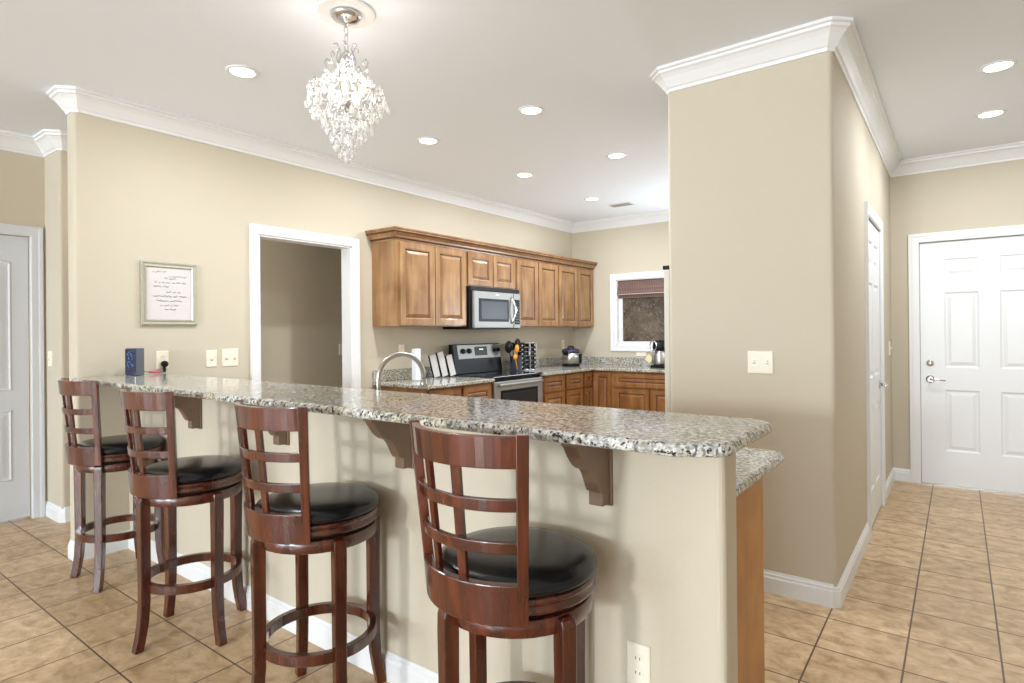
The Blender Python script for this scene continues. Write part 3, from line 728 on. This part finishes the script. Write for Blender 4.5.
for r in range(6):
    for c in range(3): mb.box(mx1+.0205, mx1+.022, 5.015+.033*c, 5.015+.033*c+.02, mz0+.065+r*.03, mz0+.065+r*.03+.016, M['slate'])
mb.build('buttons', kp)
# small round maker's badge
mb = MB(); mb.lathe([(.002, .0), (.013, .0), (.013, .002), (.002, .002)], M['white'], 20, (mx1+.0205, 4.70, mz1-.075), 'X'); mb.box(mx1+.021, mx1+.0225, 4.71, 4.735, mz1-.08, mz1-.068, M['white']); mb.build('badge', root)

# refrigerator in the niche behind the wall block
root = empty('refrigerator', (0, 0, 0), 0, 'narrow almond-coloured refrigerator edge with a dark hinge, showing past the beige wall block', 'refrigerator')
MB().box(-1.33, -.60, 3.29, 4.22, .02, 1.655, M['slate'], .004).build('fridge_body', root)
MB().box(-1.372, -1.335, 3.30, 4.21, .72, 1.668, M['almond'], .008, 3).build('upper_door', root)
MB().box(-1.372, -1.335, 3.30, 4.21, .03, .71, M['almond'], .008, 3).build('lower_door', root)
MB().box(-1.380, -1.32, 3.305, 3.35, 1.669, 1.692, M['black'], .004).build('hinge_cover', root)
mb = MB(); mb.tube([(-1.372, 4.1, .8), (-1.40, 4.1, .82), (-1.40, 4.1, 1.5), (-1.372, 4.1, 1.52)], .012, M['steel'], 10); mb.build('door_handle', root)

# ------------------------------------------------------------------ faucet
mb = MB(); fx, fy = -2.112, 1.79
pts = [(fx, fy, .90), (fx, fy, 1.0), (fx+.003, fy, 1.06)]
for k in range(17):
    a = PI*k/16; pts.append((fx+.003+.055*(1-math.cos(a))/2*1, fy+.115-.115*math.cos(a), 1.105+.108*math.sin(a)))
pts.append((fx+.058, fy+.23, 1.085))
mb.tube(pts, .0112, M['nickel'], 14)
fa = mb.build('faucet'); tag(fa, 'arched brushed nickel gooseneck faucet rising behind the bar top', 'faucet')
mb = MB(); mb.lathe([(.03, .887), (.03, .895), (.022, .905), (.018, .95), (.013, .955)], M['nickel'], 20, (fx, fy, 0)); mb.build('faucet_base', fa)
mb = MB(); mb.tube([(fx+.058, fy+.23, 1.09), (fx+.058, fy+.23, 1.045)], .017, M['nickel'], 14); mb.build('spray_head', fa)
mb = MB(); mb.tube([(fx-.015, fy, .93), (fx-.09, fy+.01, .96)], .007, M['nickel'], 10); mb.build('faucet_lever', fa)

# ------------------------------------------------------------------ counter things
def put(o, label, cat, group=None): return tag(o, label, cat, group)
# white tall box
mb = MB(); mb.box(-.03, .03, -.03, .03, 0, .285, M['white'], .008, 3); o = mb.build('white_canister'); o.location = (-3.87, 3.72, CT+.001)
put(o, 'tall plain white box standing on the counter left of the stove', 'container')
# three leaning plaques
pl = None
plb = ['leaning pale patterned plaque with dark edge, nearest the white box', 'leaning pale patterned plaque in the middle of three, the tallest', 'leaning pale patterned plaque nearest the stove']
mfl = plain('marbled_face', (226, 222, 220), .35, var=60, vscale=70)
for i, (y, z, hh) in enumerate(((4.04, .011, .215), (4.15, .011, .24), (4.262, .011, .205))):
    if pl is None:
        mb = MB(); mb.box(-.012, .008, -.036, .034, 0, 1, M['black'], .002); pl = mb.build('plaque'); o = pl
        MB().box(.0075, .0105, -.031, .033, .01, .99, mfl, .0005).build('patterned_face', pl)
    else: o = copy_tree(pl)
    o.scale = (1, 1, hh); o.location = (-3.93, y, CT+z); o.rotation_euler = (r_(12), r_(-4), r_(-14))
    put(o, plb[i], 'plaque', 'leaning plaques beside the stove')
# utensil crock
cx, cy = -3.87, 5.212
mb = MB(); mb.lathe([(.035, 0), (.058, 0), (.064, .01), (.068, .16), (.071, .165), (.066, .165), (.06, .02), (.02, .012)], M['crock'], 32); cr = mb.build('utensil_crock'); cr.location = (cx, cy, CT+.001)
put(cr, 'slate blue crock full of cooking utensils standing just right of the stove', 'crock')
def utensil(name, x, y, tx, ty, L_, head, mat, label, hm=None):
    mb = MB(); mb.tube([(0, 0, 0), (tx*.5, ty*.5, L_*.5), (tx, ty, L_)], .006, mat, 8, radii=[.006, .006, .005])
    o = mb.build(name); o.location = (x, y, .905); hm = hm or mat
    mb = MB(); t = bmesh.new(); bmesh.ops.create_uvsphere(t, u_segments=16, v_segments=10, radius=1)
    mb.merge(t, hm, Matrix.Translation((tx*1.1, ty*1.1, L_+head[2]*.7)) @ Matrix.Diagonal((head[0], head[1], head[2], 1)))
    if name == 'slotted_spatula':
        pass
    mb.build('utensil_head', o); put(o, label, 'utensil', 'utensils in the crock'); return o
utensil('ladle', cx-.01, cy-.03, .0, -.075, .20, (.024, .062, .068), M['black'], 'black ladle leaning left out of the crock')
utensil('serving_spoon', cx, cy+.02, .01, .0, .235, (.018, .052, .06), M['black'], 'black serving spoon standing upright in the middle of the crock')
utensil('spatula', cx-.035, cy+.01, -.01, .0, .22, (.012, .035, .045), M['black'], 'black spatula leaning right out of the crock')
utensil('pasta_spoon', cx+.02, cy-.01, .03, -.035, .20, (.016, .036, .045), M['orange'], 'orange spoon in the crock above the stove rail')
utensil('scraper', cx+.045, cy-.035, .03, -.072, .12, (.014, .034, .03), M['orange'], 'short orange scraper hanging low over the crock rim')
# spice rack
root = empty('spice_rack', (-3.88, 5.425, CT+.001), r_(10), 'revolving silver spice rack packed with dark-lidded jars, right of the stove', 'spice rack')
mb = MB(); mb.lathe([(.02, 0), (.112, 0), (.112, .014), (.02, .014)], M['chrome'], 28); mb.build('rack_base', root)
mb = MB(); mb.lathe([(.02, .302), (.108, .302), (.108, .31), (.02, .31)], M['chrome'], 28); mb.build('rack_top', root)
for k in range(4):
    a = k*PI/2+PI/4
    MB().box(.108*math.cos(a)-.008, .108*math.cos(a)+.008, .108*math.sin(a)-.008, .108*math.sin(a)+.008, .01, .305, M['chrome'], .001).build('rack_rod', root)
mj = plain('dark_spice_glass', (70, 74, 82), .15, var=40, vscale=80); jar = None
for lev in range(6):
    for k in range(4):
        a = k*PI/2
        if jar is None:
            mb = MB(); mb.lathe([(.004, 0), (.017, 0), (.018, .02), (.018, .05), (.012, .058)], mj, 14, axis='X'); jar = mb.build('spice_jar'); o = jar
            mb = MB(); mb.lathe([(.004, .056), (.0195, .056), (.0195, .07), (.004, .071)], M['black'], 14, axis='X'); mb.build('jar_lid', jar)
            mb = MB(); mb.lathe([(.001, .0712), (.009, .0712), (.009, .072), (.001, .072)], M['white'], 12, axis='X'); mb.build('lid_sticker', jar)
        else: o = copy_tree(jar)
        aa = a+r_(10); rr = .02
        o.location = (-3.88+rr*math.cos(aa), 5.425+rr*math.sin(aa), CT+.041+lev*.0475); o.scale = (1.2, 1.2, 1.2); o.rotation_euler = (0, 0, aa)
        lv = ['bottom', 'second', 'third', 'fourth', 'fifth', 'top'][lev]; sd = ['the room-facing', 'the right-hand', 'the wall-facing', 'the stove-facing'][k]
        put(o, 'small dark-lidded spice jar on the %s tier, %s side of the rack' % (lv, sd), 'spice jar', 'spice jars in the revolving rack')
# pressure cooker
root = empty('pressure_cooker', (-3.83, 6.30, CT+.001), 0, 'round stainless electric pressure cooker with a dark violet lid on the corner counter', 'pressure cooker')
mb = MB(); mb.lathe([(.06, 0), (.105, 0), (.112, .008), (.112, .022), (.105, .024)], M['black'], 36); mb.build('cooker_base', root)
mb = MB(); mb.lathe([(.10, .023), (.108, .023), (.109, .165), (.10, .168)], M['steel'], 36); mb.build('cooker_body', root)
mb = MB(); mb.lathe([(.10, .166), (.114, .168), (.114, .19), (.105, .206), (.07, .218), (.03, .223), (.01, .223)], M['purple'], 36); ld = mb.build('cooker_lid', root)
mb = MB(); mb.tube([(-.02, -.04, .22), (-.01, -.035, .24), (.01, .03, .24), (.02, .04, .22)], .012, M['black'], 10); mb.build('lid_handle', ld)
mb = MB(); mb.box(.08, .118, .01, .07, .03, .155, M['black'], .01, 3); mb.build('control_face', root)
for s in (-1, 1):
    MB().box(-.03, .03, s*.118-.018, s*.118+.018, .14, .175, M['black'], .008).build('side_handle', root)
# coffee maker near the window
root = empty('coffee_maker', (-2.76, 6.52, CT+.001), 0, 'dark coffee maker with a chrome loop handle on the window counter, partly hidden', 'coffee maker')
MB().box(-.09, .09, -.09, .10, 0, .03, M['black'], .01, 3).build('maker_base', root)
mb = MB(); mb.lathe([(.03, .03), (.07, .03), (.078, .06), (.07, .15), (.045, .19), (.05, .2), (.03, .2)], M['steel'], 28, (0, -.01, 0)); mb.build('carafe', root)
MB().box(-.085, .085, .03, .10, .03, .30, M['black'], .012, 3).build('maker_column', root)
mb = MB(); mb.lathe([(.02, .2), (.075, .2), (.085, .23), (.08, .29), (.05, .315), (.01, .32)], M['black'], 28, (0, -.005, 0)); mb.build('brew_head', root)
mb = MB(); mb.tube([(-.045+.04*math.cos(2*PI*k/20), -.095, .255+.055*math.sin(2*PI*k/20)) for k in range(20)], .007, M['chrome'], 8, closed=True); mb.build('loop_handle', root)
mb = MB(); mb.box(-.065, -.035, -.098, -.088, .04, .18, M['chrome'], .003); mb.build('chrome_strip', root)
# cream card by the window outlet
o = MB().box(-.038, .038, -.003, .003, -.038, .038, M['cream'], .001).build('cream_tag'); o.location = (-3.02, 6.793, .972); o.rotation_euler = (r_(-4), r_(35), 0)
put(o, 'small cream square card tilted against the backsplash beneath the window', 'card')

# ------------------------------------------------------------------ plates: outlets and switches
def plate(mapf, a0, a1, b0, b1, label, kind='switch', n=1, cat=None):
    name = 'light_switch' if kind == 'switch' else 'wall_outlet'
    mb = MB(); mb.grid([[mapf(a0, b0, 0), mapf(a1, b0, 0), mapf(a1, b1, 0), mapf(a0, b1, 0)], [mapf(a0, b0, .004), mapf(a1, b0, .004), mapf(a1, b1, .004), mapf(a0, b1, .004)],
                        [mapf(a0+.004, b0+.004, .007), mapf(a1-.004, b0+.004, .007), mapf(a1-.004, b1-.004, .007), mapf(a0+.004, b1-.004, .007)]], M['plate'], close_v=True, smooth=False, caps=True)
    o = mb.build(name); put(o, label, cat or ('switch' if kind == 'switch' else 'outlet'), None)
    w = (a1-a0)/n; bm_ = (b0+b1)/2
    for i in range(n):
        ac = a0+w*(i+.5)
        mb = MB()
        if kind == 'switch':
            q = lambda da, db, h: mapf(ac+da, bm_+db, h)
            mb.grid([[q(-.006, -.012, .0065), q(.006, -.012, .0065), q(.006, .012, .0065), q(-.006, .012, .0065)], [q(-.0055, -.004, .017), q(.0055, -.004, .017), q(.0055, .008, .017), q(-.0055, .008, .017)]], M['plate'], close_v=True, smooth=False, caps=True)
            mb.build('toggle', o)
            mb = MB(); mb.face([q(-.009, -.016, .0073), q(.009, -.016, .0073), q(.009, -.0115, .0073), q(-.009, -.0115, .0073)], M['nickel']); mb.build('toggle_slot', o)
        else:
            for s in (-1, 1):
                mb = MB(); N = 16; rw = min(.017, w*.3)
                mb.grid([[mapf(ac+rw*math.cos(2*PI*k/N), bm_+s*.02+max(-.012, min(.012, rw*math.sin(2*PI*k/N))), h) for k in range(N)] for h in (.0065, .0085)], M['plate'], close_v=True, caps=True)
                sk = mb.build('socket', o)
                mb = MB()
                for dx in (-.006, .006): mb.face([mapf(ac+dx-.0012, bm_+s*.02-.003, .009), mapf(ac+dx+.0012, bm_+s*.02-.003, .009), mapf(ac+dx+.0012, bm_+s*.02+.005, .009), mapf(ac+dx-.0012, bm_+s*.02+.005, .009)], M['plate_dark'])
                mb.build('socket_slots', sk)
    return o
plate(mY(YP), -.859, -.737, 1.092, 1.205, 'ivory double light switch on the beige wall block right of the bar', n=2)
plate(mY(YH), -.744, -.676, .335, .452, 'ivory wall outlet low on the half wall below the right end of the bar', 'outlet')
plate(mX(XW), 1.672, 1.744, 1.095, 1.212, 'ivory wall outlet above the bar with a black plug in it', 'outlet')
plate(mX(XW), 1.988, 2.060, 1.092, 1.208, 'ivory single light switch above the bar, left of the double switch')
plate(mX(XW), 2.098, 2.213, 1.090, 1.213, 'ivory double light switch above the bar beside the doorway casing', n=2)
plate(mX(XW), 3.735, 3.805, 1.10, 1.21, 'pale wall outlet below the left wall cabinet, behind the faucet', 'outlet')
plate(mX(XW), 6.545, 6.61, 1.09, 1.205, 'pale wall outlet on the wall just left of the pressure cooker', 'outlet')
plate(mY(YK), -3.20, -3.07, 1.0, 1.055, 'cream outlet plate below the kitchen window casing', 'outlet')
plate(mY(YS), -5.30, -5.22, 1.095, 1.207, 'ivory light switch beside the grey door on the far left')
plate(mX(XS), 3.775, 3.85, 1.095, 1.21, 'light switch seen inside the corridor through the open doorway')
plate(mX(XP), 5.84, 5.91, 1.09, 1.205, 'light switch in the hall between the two white doors, seen edge-on')

# framed verse on the wall --------------------------------------------------
root = empty('picture_frame', (XW, 1.752, 1.582), 0, 'champagne framed handwritten sheet hanging on the wall above the bar', 'picture')
mb = MB(); mp_ = lambda a, b, h: (h+.001, a, b); hw, hh = .173, .203
sweep(mb, [(-hw, -hh), (hw, -hh), (hw, hh), (-hw, hh)], [(0, 0), (0, .016), (.008, .02), (.018, .014), (.03, .017), (.036, .01), (.036, 0)], mp_, M['silverframe'], 1, closed=True)
mb.build('frame_moulding', root)
MB().box(.002, .008, -.138, .138, -.168, .168, M['paper']).build('paper_sheet', root)
mb = MB(); rr = random.Random(3)
for z, a0, a1 in ((.140, -.10, -.02), (.112, .0, .11), (.098, -.03, .04), (.072, -.09, .10), (.046, -.10, .0), (.012, -.02, .07), (-.016, -.10, .11), (-.046, -.08, .075), (-.076, -.055, .055), (-.102, -.03, .04)):
    a = a0; pts = []
    while a < a1:
        pts.append((.0095, a, z+rr.uniform(-.006, .006))); a += .0045
        if rr.random() < .13 and len(pts) > 2: mb.tube(pts, .0011, M['ink'], 4); pts = []; a += .006
    if len(pts) > 1: mb.tube(pts, .0011, M['ink'], 4)
mb.build('handwriting', root)

# small blue-fronted box on the bar -------------------------------------------
root = empty('small_speaker', (-4.00, 1.505, 1.071), r_(22), 'small dark box with a glossy navy front standing on the bar by the wall', 'speaker')
MB().box(-.040, .040, -.030, .030, 0, .165, M['slate'], .004).build('speaker_body', root)
sp = MB().box(-.039, .039, -.034, -.029, .004, .161, M['bluedark'], .002).build('front_panel', root)
mb = MB(); rr = random.Random(5)
for k in range(9):
    a = rr.uniform(0, PI); x, z = rr.uniform(-.02, .02), rr.uniform(.06, .14); l_ = rr.uniform(.006, .014)
    mb.tube([(x-l_*math.cos(a), -.0345, z-l_*math.sin(a)), (x+l_*math.cos(a), -.0345, z+l_*math.sin(a))], .0016, M['blueink'], 5)
mb.build('printed_pattern', sp)
mb = MB(); mb.lathe([(.002, .008), (.018, .008), (.02, .02), (.02, .036), (.01, .042)], M['black'], 18, (XW, 1.712, 1.128), 'X')
mb.box(XW+.012, XW+.03, 1.705, 1.719, 1.075, 1.128, M['black'], .004)
pg = mb.build('charger_plug'); put(pg, 'black round charger plugged into the outlet above the bar', 'plug')
mb = MB(); mb.tube([(-4.01, 1.535, 1.10), (-4.02, 1.57, 1.088), (-4.02, 1.62, 1.082), (-4.05, 1.68, 1.08), (-4.09, 1.71, 1.08)], .0022, M['black'], 6)
cb_ = mb.build('power_cable'); put(cb_, 'thin black cable from the small dark box to the plug', 'cable')
mb = MB(); mb.tube([(-4.0, 1.585, 1.086), (-4.035, 1.655, 1.083)], .009, M['pink'], 10, radii=[.006, .010]); o = mb.build('pink_connector', cb_); o['label'] = 'pink connector'

# ------------------------------------------------------------------ ceiling lights and vent
rl = None
LABS = {(-3.10, 1.705): 'round recessed ceiling light left of the chandelier, nearest the camera on that side', (-3.14, 3.16): 'round recessed ceiling light just right of the chandelier bottom',
        (-2.19, 3.14): 'largest round recessed ceiling light in the middle of the kitchen ceiling', (-3.14, 4.39): 'round recessed ceiling light above the microwave',
        (-2.21, 4.38): 'round recessed ceiling light beside the beige wall block over the kitchen', (-3.145, 5.64): 'farthest round recessed ceiling light, near the ceiling vent',
        (.185, 4.20): 'nearer round recessed ceiling light in the hall', (.185, 5.10): 'farther round recessed ceiling light in the hall, nearer the white door'}
for (x, y), lab in LABS.items():
    if rl is None:
        rl = empty('recessed_light'); 
        mb = MB(); mb.lathe([(.062, -.002), (.066, -.007), (.082, -.005), (.085, 0), (.062, 0)], M['trim'], 36); mb.build('trim_ring', rl)
        mb = MB(); mb.lathe([(.002, -.004), (.063, -.004), (.063, -.001), (.002, -.001)], M['lens'], 32); mb.build('light_lens', rl); o = rl
    else: o = copy_tree(rl)
    o.location = (x, y, CEIL); tag(o, lab, 'ceiling light', 'recessed ceiling lights')
    hall = x > 0
    area('downlight', (x, y, CEIL-.012), (0, 0, -1), .12, .12, 15 if not hall else 13, (.88, .94, 1), 'DISK')
area('added_corridor_fill', (-4.65, 2.0, CEIL-.012), (0, 0, -1), .12, .12, 4, (1, .95, .85), 'DISK')  # added lamp without a fixture, brightens the corridor beyond the doorway
root = empty('ceiling_vent', (-3.03, 6.10, CEIL), 0, 'small grey slotted air vent in the kitchen ceiling near the window', 'air vent')
MB().box(-.14, .14, -.08, .08, -.006, -.0005, M['trim'], .002).build('vent_frame', root)
mb = MB()
for k in range(9): mb.box(-.12, .12, -.06+k*.0145, -.06+k*.0145+.006, -.009, -.0055, M['vent'])
mb.build('vent_slats', root)

# ------------------------------------------------------------------ chandelier
cx, cy = -2.165, 1.672
root = empty('chandelier', (cx, cy, CEIL), 0, 'small lit crystal chandelier with a chrome canopy hanging over the bar', 'chandelier')
CR = M['crystal']; CH = M['chrome']
mb = MB(); mb.lathe([(.01, -.001), (.128, -.001), (.13, -.006), (.124, -.012), (.118, -.012), (.112, -.008), (.08, -.01), (.01, -.012)], M['trim'], 48); mb.build('ceiling_medallion', root)
mb = MB(); mb.lathe([(.01, -.012), (.066, -.013), (.068, -.02), (.06, -.032), (.04, -.043), (.015, -.05), (.006, -.056), (.004, -.07)], CH, 36); mb.build('canopy', root)
for k in range(3):
    z = -.085-.034*k; mb = MB()
    mb.tube([((.010*math.cos(2*PI*j/16))*(1 if k % 2 else 0), (.010*math.cos(2*PI*j/16))*(0 if k % 2 else 1), z+.022*math.sin(2*PI*j/16)) for j in range(16)], .0026, CH, 6, closed=True); mb.build('chain_link', root)
mb = MB(); mb.lathe([(.003, -.19), (.012, -.195), (.018, -.21), (.01, -.23), (.008, -.26), (.02, -.275), (.024, -.29), (.01, -.31), (.008, -.38), (.022, -.39), (.03, -.405), (.02, -.42), (.004, -.45)], CH, 20); mb.build('center_stem', root)
for k in range(2):
    a = k*PI/2+.6; ca, sa = math.cos(a), math.sin(a); mb = MB()
    mb.tube([(.03*math.sin(t)*(1+.25*math.cos(t))*ca, .03*math.sin(t)*(1+.25*math.cos(t))*sa, -.225-.052*math.cos(t)) for t in [2*PI*j/24 for j in range(24)]], .0024, CH, 6, closed=True); mb.build('wire_loop', root)
for k in range(6):
    a = k*PI/3+.7; ca, sa = math.cos(a), math.sin(a); mb = MB()
    mb.tube([(r*ca, r*sa, z) for r, z in [(.02, -.31), (.055, -.285), (.085, -.255), (.095, -.225), (.085, -.208), (.074, -.216), (.078, -.232)]], .0022, CH, 6); mb.build('scroll', root)
    mb = MB(); octa_p = Vector((.09*ca, .09*sa, -.262)); t = bmesh.new(); bmesh.ops.create_icosphere(t, subdivisions=1, radius=.008); mb.merge(t, CR, Matrix.Translation(octa_p), smooth=False); mb.build('crystal_bead', root)
for k in range(6):
    a = k*PI/3+.2; ca, sa = math.cos(a), math.sin(a)
    mb = MB(); pr = [(.008, -.29), (.035, -.25), (.045, -.21), (.03, -.175), (.04, -.15), (.055, -.155), (.056, -.168)]
    mb.tube([(r*ca, r*sa, z) for r, z in pr], .0025, CH, 6); mb.build('scroll', root)
    mb = MB(); pr = [(.012, -.40), (.06, -.425), (.11, -.41), (.14, -.375), (.152, -.34), (.14, -.32), (.13, -.335)]
    mb.tube([(r*ca, r*sa, z) for r, z in pr], .0035, CH, 6); mb.build('arm', root)
for r, z in ((.15, -.375), (.105, -.32), (.13, -.44), (.095, -.50), (.06, -.56), (.03, -.605)):
    mb = MB(); mb.tube([(r*math.cos(2*PI*j/32), r*math.sin(2*PI*j/32), z) for j in range(32)], .0022, CH, 6, closed=True); mb.build('frame_ring', root)
for k in range(5):
    a = k*2*PI/5+.5; bx, by = .068*math.cos(a), .068*math.sin(a)
    mb = MB(); mb.lathe([(.002, -.415), (.012, -.412), (.012, -.385), (.002, -.384)], M['white'], 12, (bx, by, 0)); ho = mb.build('candle_socket', root)
    mb = MB(); mb.lathe([(.002, -.384), (.009, -.38), (.013, -.365), (.010, -.348), (.004, -.334), (.001, -.33)], M['bulb'], 12, (bx, by, 0)); mb.build('bulb', ho)
for k in range(3):
    a = k*2*PI/3+.3
    l = bpy.data.lights.new('chandelier_glow', 'POINT'); l.energy = 1.1; l.color = (1, .93, .85); l.shadow_soft_size = .012
    o = bpy.data.objects.new('chandelier_glow', l); COL.objects.link(o); o.parent = root; o.location = (.045*math.cos(a), .045*math.sin(a), -.30)
# crystal drops: one mesh, copied
mb = MB(); N = 6
mb.grid([[(r*math.cos(2*PI*j/N), r*math.sin(2*PI*j/N), z) for j in range(N)] for r, z in ((.001, .0), (.004, -.005), (.003, -.010), (.0105, -.026), (.0085, -.036), (.001, -.046))], CR, close_v=True, smooth=False, caps=True)
drop0 = mb.build('crystal_drop', root)
first = True; rr = random.Random(11); nd = 0
tiers = [(.172, -.375, 16, 1.25), (.155, -.42, 16, 1.15), (.15, -.335, 9, 1.2), (.125, -.44, 14, 1.15), (.105, -.32, 6, 1.2), (.10, -.49, 12, 1.1), (.075, -.53, 10, 1.1), (.05, -.57, 8, 1.1), (.028, -.605, 5, 1.05)]
for r, z, n_, s in tiers:
    ph = rr.uniform(0, 1)
    for k in range(n_):
        a = 2*PI*(k+ph)/n_
        o = drop0 if first else drop0.copy()
        if not first: COL.objects.link(o); o.parent = root
        first = False; nd += 1
        q = r*rr.uniform(.92, 1.05); o.location = (q*math.cos(a), q*math.sin(a), z+rr.uniform(-.012, .012)); o.scale = (s, s, s); o.rotation_euler = (rr.uniform(-.15, .15), rr.uniform(-.15, .15), a)
mb = MB(); mb.lathe([(.001, -.62), (.008, -.625), (.019, -.645), (.019, -.652), (.008, -.672), (.001, -.676)], CR, 8); o = mb.build('bottom_ball', root)
mb = MB()
def octa(p, r):
    v = [Vector(p)+Vector(d_)*r for d_ in ((1, 0, 0), (0, 1, 0), (-1, 0, 0), (0, -1, 0), (0, 0, 1.3), (0, 0, -1.3))]
    for i in range(4): mb.face([v[i], v[(i+1) % 4], v[4]], CR); mb.face([v[(i+1) % 4], v[i], v[5]], CR)
def strand(p0, p1, sag, n_):
    for k in range(n_+1):
        t = k/n_; p = Vector(p0).lerp(Vector(p1), t); p.z -= sag*math.sin(PI*t); octa(p, .0062)
for k in range(12):
    a = 2*PI*k/12; b2 = 2*PI*(k+1)/12
    strand((.10*math.cos(a), .10*math.sin(a), -.30), (.165*math.cos(a), .165*math.sin(a), -.36), .012, 5)
    strand((.165*math.cos(a), .165*math.sin(a), -.36), (.165*math.cos(b2), .165*math.sin(b2), -.36), .025, 6)
    strand((.15*math.cos(a), .15*math.sin(a), -.40), (.10*math.cos(b2), .10*math.sin(b2), -.48), .012, 6)
    strand((.10*math.cos(a), .10*math.sin(a), -.48), (.05*math.cos(a), .05*math.sin(a), -.56), .006, 5)
    strand((.02*math.cos(a), .02*math.sin(a), -.22), (.10*math.cos(a), .10*math.sin(a), -.31), .03, 7)
o = mb.build('crystal_beads', root); o['kind'] = 'stuff'
